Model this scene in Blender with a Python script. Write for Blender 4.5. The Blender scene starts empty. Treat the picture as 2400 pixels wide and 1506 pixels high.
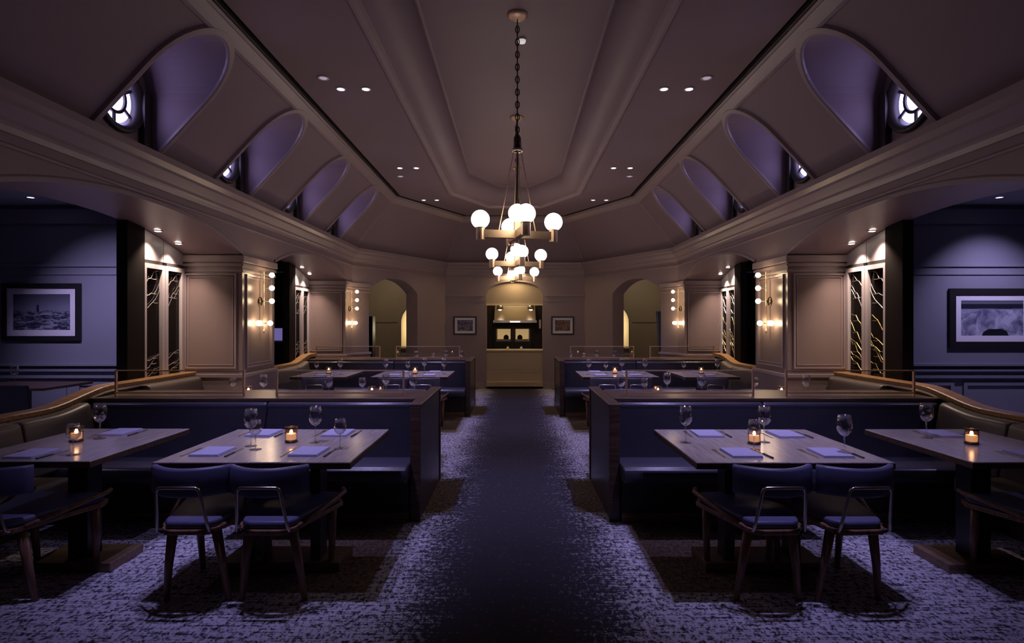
import bpy, bmesh, math, random
from mathutils import Vector
random.seed(7)
PI = math.pi
sc = bpy.context.scene
COL = sc.collection

# ------------------------------------------------------------------ camera, world, exposure
FPX, VX, VY, EYE = 1300.0, 1207.0, 755.0, 1.5
cam = bpy.data.cameras.new('camera')
cam.sensor_width = 36.0
cam.lens = 36.0 * FPX / 2400.0
cam.shift_x = -(VX - 1200.0) / 2400.0
cam.shift_y = (VY - 753.0) / 2400.0
cam.clip_start = 0.05
co = bpy.data.objects.new('camera', cam)
COL.objects.link(co)
co.location = (0, 0, EYE)
co.rotation_euler = (PI / 2, 0, 0)
sc.camera = co

world = bpy.data.worlds.new('world')
sc.world = world
world.use_nodes = True
world.node_tree.nodes['Background'].inputs[0].default_value = (0.30, 0.28, 0.62, 1)
world.node_tree.nodes['Background'].inputs[1].default_value = 0.02
sc.view_settings.view_transform = 'Standard'
sc.view_settings.look = 'None'
sc.view_settings.exposure = 0.0
sc.view_settings.gamma = 1.0
sc.view_settings.use_curve_mapping = False
sc.cycles.max_bounces = 8
sc.cycles.diffuse_bounces = 4
sc.cycles.glossy_bounces = 4
sc.cycles.transparent_max_bounces = 24
sc.cycles.transmission_bounces = 6
sc.cycles.sample_clamp_indirect = 3.0
sc.cycles.use_denoising = True
sc.cycles.caustics_reflective = False
sc.cycles.caustics_refractive = False

VIOLET = (0.54, 0.47, 1.0)
WARM = (1.0, 0.66, 0.42)
PINKW = (1.0, 0.74, 0.62)
# light levels (watts / emission strengths)
W_DOWN = 100.0
W_SOFFIT = 46.0
W_PICTURE = 72.0
E_GLOBE = 11.5
E_ROW = (7.0, 10.0, 25.0)            # the row of chandeliers is dimmed towards the camera
E_SCONCE = 36.0
E_WINDOW = 7.0
W_KITCHEN = 9.0
W_CORRIDOR = 9.0

# ------------------------------------------------------------------ node helpers
def new_mat(name):
    m = bpy.data.materials.new(name)
    m.use_nodes = True
    nt = m.node_tree
    return m, nt, nt.nodes['Principled BSDF'], nt.nodes['Material Output']

def coord(nt, scale=(1, 1, 1), kind='Object'):
    tc = nt.nodes.new('ShaderNodeTexCoord')
    mp = nt.nodes.new('ShaderNodeMapping')
    mp.inputs['Scale'].default_value = scale
    nt.links.new(tc.outputs[kind], mp.inputs['Vector'])
    return mp.outputs[0]

def noise(nt, vec, scale, detail=3.0, rough=0.5, dist=0.0):
    n = nt.nodes.new('ShaderNodeTexNoise')
    n.inputs['Scale'].default_value = scale
    n.inputs['Detail'].default_value = detail
    n.inputs['Roughness'].default_value = rough
    n.inputs['Distortion'].default_value = dist
    nt.links.new(vec, n.inputs['Vector'])
    return n.outputs['Fac']

def mix(nt, fac, a, b):
    n = nt.nodes.new('ShaderNodeMix')
    n.data_type = 'RGBA'
    for sock, v in ((n.inputs[0], fac), (n.inputs[6], a), (n.inputs[7], b)):
        if isinstance(v, bpy.types.NodeSocket):
            nt.links.new(v, sock)
        elif isinstance(v, (int, float)):
            sock.default_value = v
        else:
            sock.default_value = (*v, 1) if len(v) == 3 else v
    return n.outputs[2]

def mth(nt, op, a, b=None, c=None):
    n = nt.nodes.new('ShaderNodeMath')
    n.operation = op
    for k, v in enumerate((a, b, c)):
        if v is None:
            continue
        if isinstance(v, bpy.types.NodeSocket):
            nt.links.new(v, n.inputs[k])
        else:
            n.inputs[k].default_value = v
    return n.outputs[0]

def step(nt, v, lo, hi):
    n = nt.nodes.new('ShaderNodeMapRange')
    n.interpolation_type = 'SMOOTHSTEP'
    nt.links.new(v, n.inputs[0])
    n.inputs[1].default_value = lo
    n.inputs[2].default_value = hi
    return n.outputs[0]

def bump(nt, bsdf, h, strength, dist=0.01):
    b = nt.nodes.new('ShaderNodeBump')
    b.inputs['Strength'].default_value = strength
    b.inputs['Distance'].default_value = dist
    nt.links.new(h, b.inputs['Height'])
    nt.links.new(b.outputs[0], bsdf.inputs['Normal'])

def paint(name, c, rough=0.5, var=0.06, scale=6, metallic=0.0, bmp=0.0, sscale=(1, 1, 1), spec=0.5):
    m, nt, b, o = new_mat(name)
    v = coord(nt, sscale)
    f = noise(nt, v, scale, 4)
    lo = tuple(x * (1 - var * 2) for x in c)
    hi = tuple(min(1, x * (1 + var * 2)) for x in c)
    nt.links.new(mix(nt, f, lo, hi), b.inputs['Base Color'])
    b.inputs['Roughness'].default_value = rough
    b.inputs['Metallic'].default_value = metallic
    b.inputs['Specular IOR Level'].default_value = spec
    if bmp:
        bump(nt, b, noise(nt, v, scale * 8, 3), bmp)
    return m

def emit(name, c, s):
    m, nt, b, o = new_mat(name)
    b.inputs['Base Color'].default_value = (*c, 1)
    b.inputs['Emission Color'].default_value = (*c, 1)
    b.inputs['Emission Strength'].default_value = s
    b.inputs['Roughness'].default_value = 0.4
    return m

def glass(name, tint, refl=0.06, rough=0.02, most=0.55):
    m, nt, b, o = new_mat(name)
    nt.nodes.remove(b)
    t = nt.nodes.new('ShaderNodeBsdfTransparent')
    t.inputs[0].default_value = (*tint, 1)
    g = nt.nodes.new('ShaderNodeBsdfGlossy')
    g.inputs['Roughness'].default_value = rough
    lw = nt.nodes.new('ShaderNodeLayerWeight')
    lw.inputs[0].default_value = 0.35
    f = mth(nt, 'MULTIPLY_ADD', lw.outputs['Facing'], most, refl)
    f = mth(nt, 'MINIMUM', f, 0.9)
    ms = nt.nodes.new('ShaderNodeMixShader')
    nt.links.new(f, ms.inputs[0])
    nt.links.new(t.outputs[0], ms.inputs[1])
    nt.links.new(g.outputs[0], ms.inputs[2])
    nt.links.new(ms.outputs[0], o.inputs[0])
    return m

def wood(name, a, b_, rough=0.4, axis=(2, 30, 30), bmp=0.05):
    m, nt, b, o = new_mat(name)
    v = coord(nt, axis)
    f = noise(nt, v, 1.6, 6, 0.6, 0.4)
    f2 = step(nt, f, 0.3, 0.7)
    nt.links.new(mix(nt, f2, a, b_), b.inputs['Base Color'])
    b.inputs['Roughness'].default_value = rough
    bump(nt, b, f, bmp)
    return m

def carpet():
    m, nt, b, o = new_mat('carpet_weave')
    tc = nt.nodes.new('ShaderNodeTexCoord')
    sx = nt.nodes.new('ShaderNodeSeparateXYZ')
    nt.links.new(tc.outputs['Object'], sx.inputs[0])
    X, Y = sx.outputs[0], sx.outputs[1]
    ax = mth(nt, 'ABSOLUTE', X)
    weave = noise(nt, coord(nt, (19, 13, 1)), 2.0, 2, 0.6)
    fine = noise(nt, coord(nt, (48, 34, 1)), 2.0, 1, 0.5)
    lines = noise(nt, coord(nt, (2.2, 34, 1)), 2.0, 2, 0.6)
    blotch = noise(nt, coord(nt, (1.3, 2.2, 1)), 2.0, 4, 0.6)
    w = mth(nt, 'ADD', mth(nt, 'ADD', mth(nt, 'MULTIPLY', weave, 0.45), mth(nt, 'MULTIPLY', fine, 0.25)), mth(nt, 'MULTIPLY', lines, 0.30))
    # dark runner in the middle, its edge dissolving thread by thread
    edge = mth(nt, 'ADD', ax, mth(nt, 'MULTIPLY', mth(nt, 'SUBTRACT', blotch, 0.5), 0.35))
    light_amt = step(nt, edge, 0.16, 0.78)
    thr = mth(nt, 'ADD', w, mth(nt, 'MULTIPLY', light_amt, 0.145))
    light = step(nt, thr, 0.56, 0.69)
    light = mth(nt, 'MULTIPLY', light, mth(nt, 'MULTIPLY_ADD', light_amt, 0.75, 0.25))
    navy = (0.040, 0.035, 0.048)
    lav = (0.52, 0.50, 0.60)
    base = mix(nt, light, navy, lav)
    # brown blocks woven beside the runner, once per row of booths
    yy = mth(nt, 'MODULO', mth(nt, 'ADD', Y, 20 * 4.65 - 3.06), 4.65)
    j = mth(nt, 'MULTIPLY', mth(nt, 'SUBTRACT', weave, 0.5), 0.05)
    axj, yj = mth(nt, 'ADD', ax, j), mth(nt, 'ADD', yy, j)
    def box(v, lo, hi):
        return mth(nt, 'MULTIPLY', mth(nt, 'GREATER_THAN', v, lo), mth(nt, 'LESS_THAN', v, hi))
    b1 = mth(nt, 'MULTIPLY', box(axj, 0.83, 1.75), box(yj, 0.02, 1.25))
    b2 = mth(nt, 'MULTIPLY', box(axj, 0.50, 0.80), box(yj, 1.32, 2.20))
    br = mth(nt, 'MINIMUM', mth(nt, 'ADD', b1, b2), 1.0)
    brc = mix(nt, step(nt, w, 0.38, 0.62), (0.06, 0.042, 0.03), (0.19, 0.13, 0.095))
    col = mix(nt, mth(nt, 'MULTIPLY', br, 0.95), base, brc)
    nt.links.new(col, b.inputs['Base Color'])
    b.inputs['Roughness'].default_value = 0.95
    b.inputs['Specular IOR Level'].default_value = 0.15
    bump(nt, b, w, 0.35, 0.01)
    return m

M = {}
M['paint'] = paint('greige_paint', (0.30, 0.225, 0.228), 0.42, 0.03, 3)
M['ceil'] = paint('ceiling_paint', (0.245, 0.178, 0.192), 0.6, 0.03, 2)
M['trimp'] = paint('trim_paint', (0.33, 0.26, 0.255), 0.35, 0.03, 4)
M['lacquer'] = paint('lacquer_paint', (0.25, 0.19, 0.175), 0.28, 0.04, 3, sscale=(1, 1, 0.2))
M['leaf'] = paint('pale_screen_paint', (0.50, 0.455, 0.45), 0.4, 0.03, 4)
M['matt'] = paint('unlit_black', (0.022, 0.018, 0.016), 0.9, 0.05, 4, spec=0.05)  # near-black colour stands for the unlit look of the screen end posts
M['teal'] = paint('blue_grey_paint', (0.23, 0.225, 0.275), 0.5, 0.03, 3)
M['aisleceil'] = paint('pale_blue_grey_paint', (0.45, 0.47, 0.52), 0.6, 0.03, 3)
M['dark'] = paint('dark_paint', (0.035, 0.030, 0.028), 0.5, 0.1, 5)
M['olive'] = paint('olive_paint', (0.36, 0.285, 0.205), 0.55, 0.04, 3)
M['counter'] = paint('lit_olive', (0.56, 0.44, 0.28), 0.5, 0.04, 3)  # olive lightened to stand for light on the counter front
M['cream'] = paint('cream_paint', (0.70, 0.60, 0.40), 0.5, 0.03, 4)
M['carpet'] = carpet()
M['leather'] = paint('navy_leather', (0.052, 0.049, 0.070), 0.29, 0.08, 9, bmp=0.05)
M['side_leather'] = paint('taupe_leather', (0.17, 0.145, 0.115), 0.36, 0.08, 9, bmp=0.05)
M['dwood'] = wood('dark_walnut', (0.045, 0.026, 0.018), (0.105, 0.062, 0.042), 0.38)
M['cap'] = wood('honey_wood', (0.30, 0.16, 0.06), (0.52, 0.30, 0.12), 0.32)
M['chairwood'] = wood('chair_walnut', (0.16, 0.085, 0.055), (0.34, 0.185, 0.115), 0.35, (30, 30, 2))
M['top'] = wood('table_oak', (0.33, 0.29, 0.27), (0.47, 0.42, 0.40), 0.22, (40, 3, 40), 0.02)
M['base_wood'] = wood('base_oak', (0.13, 0.08, 0.05), (0.25, 0.155, 0.10), 0.45)
M['black'] = paint('black_metal', (0.022, 0.022, 0.028), 0.4, 0.1, 8)
M['chairfab'] = paint('blue_chair_leather', (0.12, 0.12, 0.24), 0.42, 0.08, 12, bmp=0.05)
M['steel'] = paint('brushed_steel', (0.62, 0.58, 0.50), 0.25, 0.05, 20, metallic=1.0)
M['brass'] = paint('aged_brass', (0.88, 0.66, 0.42), 0.42, 0.06, 12, metallic=1.0)
M['bronze'] = paint('dark_bronze', (0.10, 0.075, 0.05), 0.35, 0.1, 12, metallic=0.8)
M['globe'] = emit('globe_glass', (1.0, 0.81, 0.69), E_GLOBE)
M['sconceglobe'] = emit('sconce_glass', (1.0, 0.72, 0.44), E_SCONCE)
M['down'] = emit('violet_lamp', (0.80, 0.76, 1.0), 6.0)
M['downdim'] = emit('dim_lamp', (0.75, 0.66, 0.80), 0.35)
M['soffit'] = emit('soffit_lamp', (1.0, 0.86, 0.72), 14.0)
M['win'] = emit('dusk_pane', (0.52, 0.44, 1.0), E_WINDOW)
M['white'] = paint('white_plastic', (0.72, 0.68, 0.66), 0.5, 0.02, 4)
M['napkin'] = paint('lilac_linen', (0.46, 0.45, 0.66), 0.85, 0.06, 60, bmp=0.1)
M['glass'] = glass('clear_glass', (0.96, 0.96, 0.97), 0.11, 0.05, 0.7)
M['pane'] = glass('screen_glass', (0.93, 0.93, 0.94), 0.03)
M['smoke'] = glass('smoked_glass', (0.10, 0.085, 0.075), 0.02, 0.05, 0.10)
M['amberglass'] = glass('amber_glass', (0.82, 0.64, 0.52), 0.08)
M['flame'] = emit('flame', (1.0, 0.78, 0.50), 40.0)
M['wax'] = emit('lit_wax', (1.0, 0.70, 0.44), 1.3)  # emission stands in for candlelight glowing through wax and cup
M['tablet'] = emit('tablet_screen', (0.42, 0.34, 0.95), 0.30)
M['heat'] = emit('heat_lamp', (1.0, 0.72, 0.55), 2.2)
M['oven'] = emit('pass_glow', (1.0, 0.66, 0.28), 0.36)
M['branch'] = paint('pewter_branch', (0.70, 0.66, 0.62), 0.3, 0.05, 10, metallic=0.9)
M['gold'] = paint('gilt_branch', (0.50, 0.40, 0.16), 0.35, 0.1, 10, metallic=0.8)
M['mat'] = paint('picture_mat', (0.80, 0.77, 0.82), 0.8, 0.02, 5)
M['frame'] = paint('black_frame', (0.018, 0.016, 0.018), 0.35, 0.1, 8)
M['bottle'] = glass('blue_bottle_glass', (0.30, 0.36, 0.44), 0.12)
M['curtain'] = paint('blue_grey_cloth', (0.25, 0.27, 0.33), 0.85, 0.08, 10)

def print_mat(kind):
    m, nt, b, o = new_mat('print_' + kind)
    tc = nt.nodes.new('ShaderNodeTexCoord')
    sx = nt.nodes.new('ShaderNodeSeparateXYZ')
    nt.links.new(tc.outputs['Generated'], sx.inputs[0])
    X, Z = sx.outputs[0], sx.outputs[2]
    def gen(scale):
        mp = nt.nodes.new('ShaderNodeMapping')
        mp.inputs['Scale'].default_value = scale
        nt.links.new(tc.outputs['Generated'], mp.inputs['Vector'])
        return mp.outputs[0]
    if kind == 'sea':
        n = noise(nt, gen((5, 1, 9)), 1.4, 7, 0.65, 1.2)
        waves = mix(nt, step(nt, n, 0.42, 0.66), (0.025, 0.027, 0.055), (0.36, 0.36, 0.46))
        sky = mix(nt, step(nt, Z, 0.5, 1.0), (0.22, 0.22, 0.30), (0.10, 0.10, 0.14))
        hz = mth(nt, 'ADD', Z, mth(nt, 'MULTIPLY', mth(nt, 'SUBTRACT', n, 0.5), 0.25))
        c = mix(nt, step(nt, hz, 0.44, 0.56), waves, sky)
        t = mth(nt, 'MULTIPLY', mth(nt, 'LESS_THAN', mth(nt, 'ABSOLUTE', mth(nt, 'SUBTRACT', X, 0.43)), 0.022),
                mth(nt, 'MULTIPLY', mth(nt, 'GREATER_THAN', Z, 0.5), mth(nt, 'LESS_THAN', Z, 0.70)))
        c = mix(nt, t, c, (0.03, 0.03, 0.05))
    elif kind == 'river':
        n = noise(nt, gen((4, 1, 2)), 1.5, 6, 0.6, 1.0)
        c = mix(nt, step(nt, n, 0.30, 0.72), (0.10, 0.11, 0.19), (0.52, 0.52, 0.64))
        trees = mth(nt, 'MULTIPLY', step(nt, mth(nt, 'ADD', Z, mth(nt, 'MULTIPLY', n, 0.12)), 0.80, 0.84),
                    mth(nt, 'LESS_THAN', Z, 0.90))
        c = mix(nt, trees, c, (0.02, 0.02, 0.035))
        c = mix(nt, mth(nt, 'GREATER_THAN', Z, 0.90), c, (0.13, 0.14, 0.17))
        d = mth(nt, 'ADD', mth(nt, 'POWER', mth(nt, 'MULTIPLY', mth(nt, 'ABSOLUTE', mth(nt, 'SUBTRACT', X, 0.55)), 4.2), 2.0),
                mth(nt, 'POWER', mth(nt, 'MULTIPLY', Z, 4.6), 2.0))
        d = mth(nt, 'ADD', d, mth(nt, 'MULTIPLY', n, 0.5))
        c = mix(nt, mth(nt, 'LESS_THAN', d, 1.1), c, (0.015, 0.015, 0.02))
    else:
        n = noise(nt, gen((4, 1, 4)), 1.6, 4, 0.6, 0.6)
        hi = (0.30, 0.27, 0.36) if kind == 'blue' else (0.34, 0.20, 0.15)
        lo = (0.03, 0.03, 0.05) if kind == 'blue' else (0.08, 0.035, 0.025)
        c = mix(nt, step(nt, n, 0.35, 0.68), lo, hi)
    nt.links.new(c, b.inputs['Base Color'])
    b.inputs['Roughness'].default_value = 0.35
    return m

# ------------------------------------------------------------------ mesh helpers
class B:
    def __init__(s):
        s.v, s.f = [], []
    def add(s, vs, fs):
        k = len(s.v)
        s.v += [tuple(p) for p in vs]
        s.f += [tuple(i + k for i in f) for f in fs]
        return s
    def box(s, x0, x1, y0, y1, z0, z1):
        if x0 > x1: x0, x1 = x1, x0
        if y0 > y1: y0, y1 = y1, y0
        return s.add([(x0, y0, z0), (x1, y0, z0), (x1, y1, z0), (x0, y1, z0), (x0, y0, z1), (x1, y0, z1), (x1, y1, z1), (x0, y1, z1)],
                     [(0, 3, 2, 1), (4, 5, 6, 7), (0, 1, 5, 4), (1, 2, 6, 5), (2, 3, 7, 6), (3, 0, 4, 7)])
    def quad(s, a, b, c, d):
        return s.add([a, b, c, d], [(0, 1, 2, 3)])
    def prism(s, pts, z0, z1):
        n = len(pts)
        return s.add([(x, y, z0) for x, y in pts] + [(x, y, z1) for x, y in pts],
                     [tuple(range(n))[::-1], tuple(range(n, 2 * n))] + [(i, (i + 1) % n, n + (i + 1) % n, n + i) for i in range(n)])
    def xprism(s, pts, x0, x1):     # outline given in (y, z)
        n = len(pts)
        return s.add([(x0, y, z) for y, z in pts] + [(x1, y, z) for y, z in pts],
                     [tuple(range(n)), tuple(range(n, 2 * n))[::-1]] + [(i, n + i, n + (i + 1) % n, (i + 1) % n) for i in range(n)])
    def lathe(s, prof, c=(0, 0, 0), n=20, axis='z', closed=False):
        rings = []
        vs, fs = [], []
        for r, h in prof:
            for k in range(n):
                a = 2 * PI * k / n
                u, w = r * math.cos(a), r * math.sin(a)
                p = (u, w, h) if axis == 'z' else ((h, u, w) if axis == 'x' else (u, h, w))
                vs.append((c[0] + p[0], c[1] + p[1], c[2] + p[2]))
        m = len(prof)
        for i in range(m - 1 + (1 if closed else 0)):
            j = (i + 1) % m
            for k in range(n):
                k2 = (k + 1) % n
                fs.append((i * n + k, i * n + k2, j * n + k2, j * n + k))
        if not closed:
            if prof[0][0] > 1e-6: fs.append(tuple(range(n))[::-1])
            if prof[-1][0] > 1e-6: fs.append(tuple((m - 1) * n + k for k in range(n)))
        return s.add(vs, fs)
    def ball(s, c, r, n=20, m=12):
        return s.lathe([(max(1e-5, r * math.sin(PI * i / m)), -r * math.cos(PI * i / m)) for i in range(m + 1)], c, n)
    def tube(s, pts, r, n=8, r2=None):
        pts = [Vector(p) for p in pts]
        vs, fs = [], []
        prev = None
        for i, p in enumerate(pts):
            a = pts[max(0, i - 1)]
            b = pts[min(len(pts) - 1, i + 1)]
            d = (b - a).normalized()
            up = prev if prev is not None else (Vector((0, 0, 1)) if abs(d.z) < 0.9 else Vector((1, 0, 0)))
            u = d.cross(up)
            if u.length < 1e-4: u = d.cross(Vector((0, 1, 0)))
            u.normalize()
            w = u.cross(d).normalized()
            prev = w
            rr = r if r2 is None else r + (r2 - r) * i / max(1, len(pts) - 1)
            for k in range(n):
                t = 2 * PI * k / n
                vs.append(p + u * (rr * math.cos(t)) + w * (rr * math.sin(t)))
        for i in range(len(pts) - 1):
            for k in range(n):
                k2 = (k + 1) % n
                fs.append((i * n + k, i * n + k2, (i + 1) * n + k2, (i + 1) * n + k))
        fs.append(tuple(range(n))[::-1])
        fs.append(tuple((len(pts) - 1) * n + k for k in range(n)))
        return s.add(vs, fs)
    def ring(s, o, u, v, w, h, t, d):
        """rectangular frame: corner o, along unit u (width w) and v (height h), border t, depth d along u x v"""
        o, u, v = Vector(o), Vector(u), Vector(v)
        n = u.cross(v)
        out = [(0, 0), (w, 0), (w, h), (0, h)]
        inn = [(t, t), (w - t, t), (w - t, h - t), (t, h - t)]
        P = lambda p, k: o + u * p[0] + v * p[1] + n * k
        vs = [P(p, 0) for p in out] + [P(p, 0) for p in inn] + [P(p, d) for p in out] + [P(p, d) for p in inn]
        fs = []
        for i in range(4):
            j = (i + 1) % 4
            fs += [(i, 4 + i, 4 + j, j), (8 + i, 8 + j, 12 + j, 12 + i), (i, j, 8 + j, 8 + i), (4 + i, 12 + i, 12 + j, 4 + j)]
        return s.add(vs, fs)
    def loft(s, lines, close=False):
        n = len(lines[0])
        vs = [p for L in lines for p in L]
        fs = []
        for i in range(len(lines) - 1 + (1 if close else 0)):
            i2 = (i + 1) % len(lines)
            for k in range(n - 1):
                fs.append((i * n + k, i * n + k + 1, i2 * n + k + 1, i2 * n + k))
        return s.add(vs, fs)

def wpos(o):
    p = Vector((0, 0, 0))
    while o is not None:
        p += o.location
        o = o.parent
    return p

def obj(name, b, mat, parent=None, smooth=False, bevel=0.0, seg=2, at=None):
    """one mesh object from the builder b (world coordinates), its origin at the parent's base or at `at`"""
    off = wpos(parent) if parent is not None else Vector(at or (0, 0, 0))
    me = bpy.data.meshes.new(name)
    me.from_pydata([Vector(p) - off for p in b.v], [], b.f)
    bm = bmesh.new()
    bm.from_mesh(me)
    bmesh.ops.remove_doubles(bm, verts=bm.verts, dist=1e-5)
    bmesh.ops.recalc_face_normals(bm, faces=bm.faces)
    bm.to_mesh(me)
    bm.free()
    me.update()
    if mat is not None:
        me.materials.append(M[mat] if isinstance(mat, str) else mat)
    if smooth:
        for p in me.polygons: p.use_smooth = True
    o = bpy.data.objects.new(name, me)
    COL.objects.link(o)
    if parent is not None:
        o.parent = parent
    else:
        o.location = off
    if bevel:
        md = o.modifiers.new('edge', 'BEVEL')
        md.width, md.segments, md.limit_method, md.angle_limit = bevel, seg, 'ANGLE', math.radians(40)
    return o

def thing(name, label, cat, loc=(0, 0, 0), group=None):
    o = bpy.data.objects.new(name, None)
    COL.objects.link(o)
    o.location = loc
    return tag(o, label, cat, group)

def tag(o, label, cat, group=None):
    o['label'], o['category'], o['kind'] = label, cat, 'thing'
    if group: o['group'] = group
    return o

def struct(name, b, mat, parent=None, smooth=False):
    o = obj(name, b, mat, parent, smooth)
    if parent is None: o['kind'] = 'structure'
    return o

def dup(root, loc, label, rz=0.0, group=None):
    r = root.copy()
    COL.objects.link(r)
    r.location = loc
    r.rotation_euler = (0, 0, rz)
    r['label'] = label
    if group: r['group'] = group
    for ch in list(root.children):
        c = ch.copy()
        COL.objects.link(c)
        c.parent = r
        for g in list(ch.children):
            d = g.copy()
            COL.objects.link(d)
            d.parent = c
    return r

USED = set()
def place(proto, loc, label, rz=0.0, group=None):
    """first use moves the prototype itself, later uses copy it"""
    if proto.name not in USED:
        USED.add(proto.name)
        proto.location = loc
        proto.rotation_euler = (0, 0, rz)
        proto['label'] = label
        if group: proto['group'] = group
        return proto
    return dup(proto, loc, label, rz, group)

def spot(name, loc, target, watts, color, deg, blend=0.6, r=0.03):
    l = bpy.data.lights.new(name, 'SPOT')
    l.energy, l.color, l.spot_size, l.spot_blend, l.shadow_soft_size = watts, color, math.radians(deg), blend, r
    o = bpy.data.objects.new(name, l)
    COL.objects.link(o)
    o.location = loc
    d = Vector(target) - Vector(loc)
    o.rotation_euler = d.to_track_quat('-Z', 'Y').to_euler()
    return o

def area(name, loc, target, watts, color, size):
    l = bpy.data.lights.new(name, 'AREA')
    l.energy, l.color, l.size = watts, color, size
    o = bpy.data.objects.new(name, l)
    COL.objects.link(o)
    o.location = loc
    o.rotation_euler = (Vector(target) - Vector(loc)).to_track_quat('-Z', 'Y').to_euler()
    return o

SIDE = {-1: 'left', 1: 'right'}

# ------------------------------------------------------------------ room plan
XC, XO = 2.95, 3.63                  # hall side of the arcade, aisle side of the arcade
P1, P2 = Vector((-XC, 10.04)), Vector((-1.57, 12.55))
DD = (P2 - P1).normalized()          # along the diagonal wall
DN = Vector((DD.y, -DD.x))           # into the hall
DL = (P2 - P1).length
YB, YF = -2.5, P2.y
H_A, H_B, H_D = 2.83, 3.74, 4.05
RUN = 0.84

def off(d, h, y0=YB):
    c = DN.dot(P1) + d
    x = -XC + d
    yc = (c - DN.x * x) / DN.y
    yf = YF - d
    xf = (c - DN.y * yf) / DN.x
    return [(x, y0, h), (x, yc, h), (xf, yf, h), (-xf, yf, h), (-x, yc, h), (-x, y0, h)]

# floor
struct('floor', B().quad((-7.6, YB, 0), (7.6, YB, 0), (7.6, 16.2, 0), (-7.6, 16.2, 0)), 'carpet')

def wall_arch(name, p0, p1, thick, top, opens, base, mat, outward, n=24, parent=None):
    """wall along p0-p1; opens = (s0, s1, spring, crown, foot); base(s) gives the height where the solid wall begins"""
    p0, p1 = Vector(p0), Vector(p1)
    L = (p1 - p0).length
    d = (p1 - p0) / L
    nrm = Vector(outward).normalized()
    cols = []                                   # (s, bottom)
    cuts = sorted(opens)
    s = 0.0
    for s0, s1, spring, crown in cuts:
        cols += [(s, base(s)), (s0, base(s))] if s0 > s + 1e-6 else []
        for i in range(n + 1):
            t = -1 + 2 * i / n
            cols.append((s0 + (s1 - s0) * i / n, spring + (crown - spring) * math.sqrt(max(0, 1 - t * t)) if name.startswith('wall_back') or 'corridor' in name else spring + (crown - spring) * (1 - abs(t) ** 2.3)))
        s = s1
    if s < L - 1e-6:
        cols += [(s, base(s + 1e-3)), (L, base(s + 1e-3))]
    b = B()
    V = lambda s_, h, k: (p0.x + d.x * s_ + nrm.x * thick * k, p0.y + d.y * s_ + nrm.y * thick * k, h)
    for (s0, b0), (s1, b1) in zip(cols, cols[1:]):
        if s1 - s0 < 1e-6:
            b.quad(V(s0, b0, 0), V(s0, b1, 0), V(s0, b1, 1), V(s0, b0, 1))
            continue
        b.quad(V(s0, b0, 0), V(s1, b1, 0), V(s1, top, 0), V(s0, top, 0))
        b.quad(V(s0, b0, 1), V(s1, b1, 1), V(s1, top, 1), V(s0, top, 1))
        b.quad(V(s0, b0, 0), V(s1, b1, 0), V(s1, b1, 1), V(s0, b0, 1))
        b.quad(V(s0, top, 0), V(s1, top, 0), V(s1, top, 1), V(s0, top, 1))
    for s_, bt in (cols[0], cols[-1]):
        b.quad(V(s_, bt, 0), V(s_, top, 0), V(s_, top, 1), V(s_, bt, 1))
    return struct(name, b, mat, parent)

SPRING, CROWN = 2.23, 2.47
BAYS = [(-0.5, 2.15), (2.95, 6.0), (6.8, 9.65)]
for s in (-1, 1):
    w = wall_arch('wall_' + SIDE[s], (s * XC, YB), (s * XC, P1.y), XO - XC, H_A,
                  [(a - YB, b - YB, SPRING, CROWN) for a, b in BAYS], lambda q: SPRING, 'paint', (s, 0))
    # moulding that follows each arch on the hall side
    for a, b in BAYS[1:]:
        pts = []
        for i in range(25):
            t = -1 + i / 12
            pts.append((a + (b - a) * i / 24, SPRING + (CROWN - SPRING) * (1 - abs(t) ** 2.3)))
        bb = B().loft([[(s * (XC - k), y, h + e) for y, h in pts] for k, e in ((0, 0.0), (0.012, 0.0), (0.012, 0.03), (0, 0.045))], close=True)
        obj('arch_moulding', bb, 'trimp', w)
    # outer shell of the side aisle
    struct('wall_%s_outer' % SIDE[s], B().box(s * 7.5, s * 7.6, YB, 16.2, 0, 2.95), 'teal')

# diagonal corner walls with their arched openings
for s in (-1, 1):
    a, b = (s * -P1.x * -1 * -1, P1.y), None
    q1 = (s * XC, P1.y)
    q2 = (s * 1.57, P2.y)
    S0, S1 = 0.15 * DL, 0.65 * DL
    def base(q, S0=S0):
        return SPRING if q < S0 else 0.0
    w = wall_arch('wall_%s_corner' % SIDE[s], q1, q2, 0.30, H_A, [(S0, S1, 2.10, 2.37)], base, 'paint', (s * abs(DN.x), -DN.y))
# far wall with the kitchen opening
KX0, KX1 = -0.648, 0.630
w_far = wall_arch('wall_back', (-1.57, YF), (1.57, YF), 0.25, H_A, [(1.57 + KX0, 1.57 + KX1, 2.13, 2.43)], lambda q: 0.0, 'paint', (0, 1))
for z0, z1, d in ((2.09, 2.13, 0.03), (1.98, 2.0, 0.015), (0.0, 0.14, 0.02)):
    for x0, x1 in ((-1.56, KX0 - 0.05), (KX1 + 0.05, 1.56)):
        obj('moulding', B().box(x0, x1, YF - d, YF + 0.01, z0, z1), 'trimp', w_far)
# wall behind the camera, shell at the rear, aisle ceilings
struct('wall_front', B().box(-7.6, 7.6, YB - 0.1, YB, 0, 4.3), 'paint')
struct('wall_rear', B().box(-7.6, 7.6, 16.2, 16.3, 0, 2.95), 'dark')
AH = 2.98
bb = B()
for s in (-1, 1):
    bb.quad((s * 7.6, YB, AH), (s * 3.06, YB, AH), (s * 3.06, 16.2, AH), (s * 7.6, 16.2, AH))
    bb.add([(s * 3.06, 10.0, AH), (s * 3.06, 12.75, AH), (s * 1.55, 12.75, AH)], [(0, 1, 2)])
bb.quad((-3.06, 12.75, AH), (3.06, 12.75, AH), (3.06, 16.2, AH), (-3.06, 16.2, AH))
struct('ceiling_aisle', bb, 'aisleceil')

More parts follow.
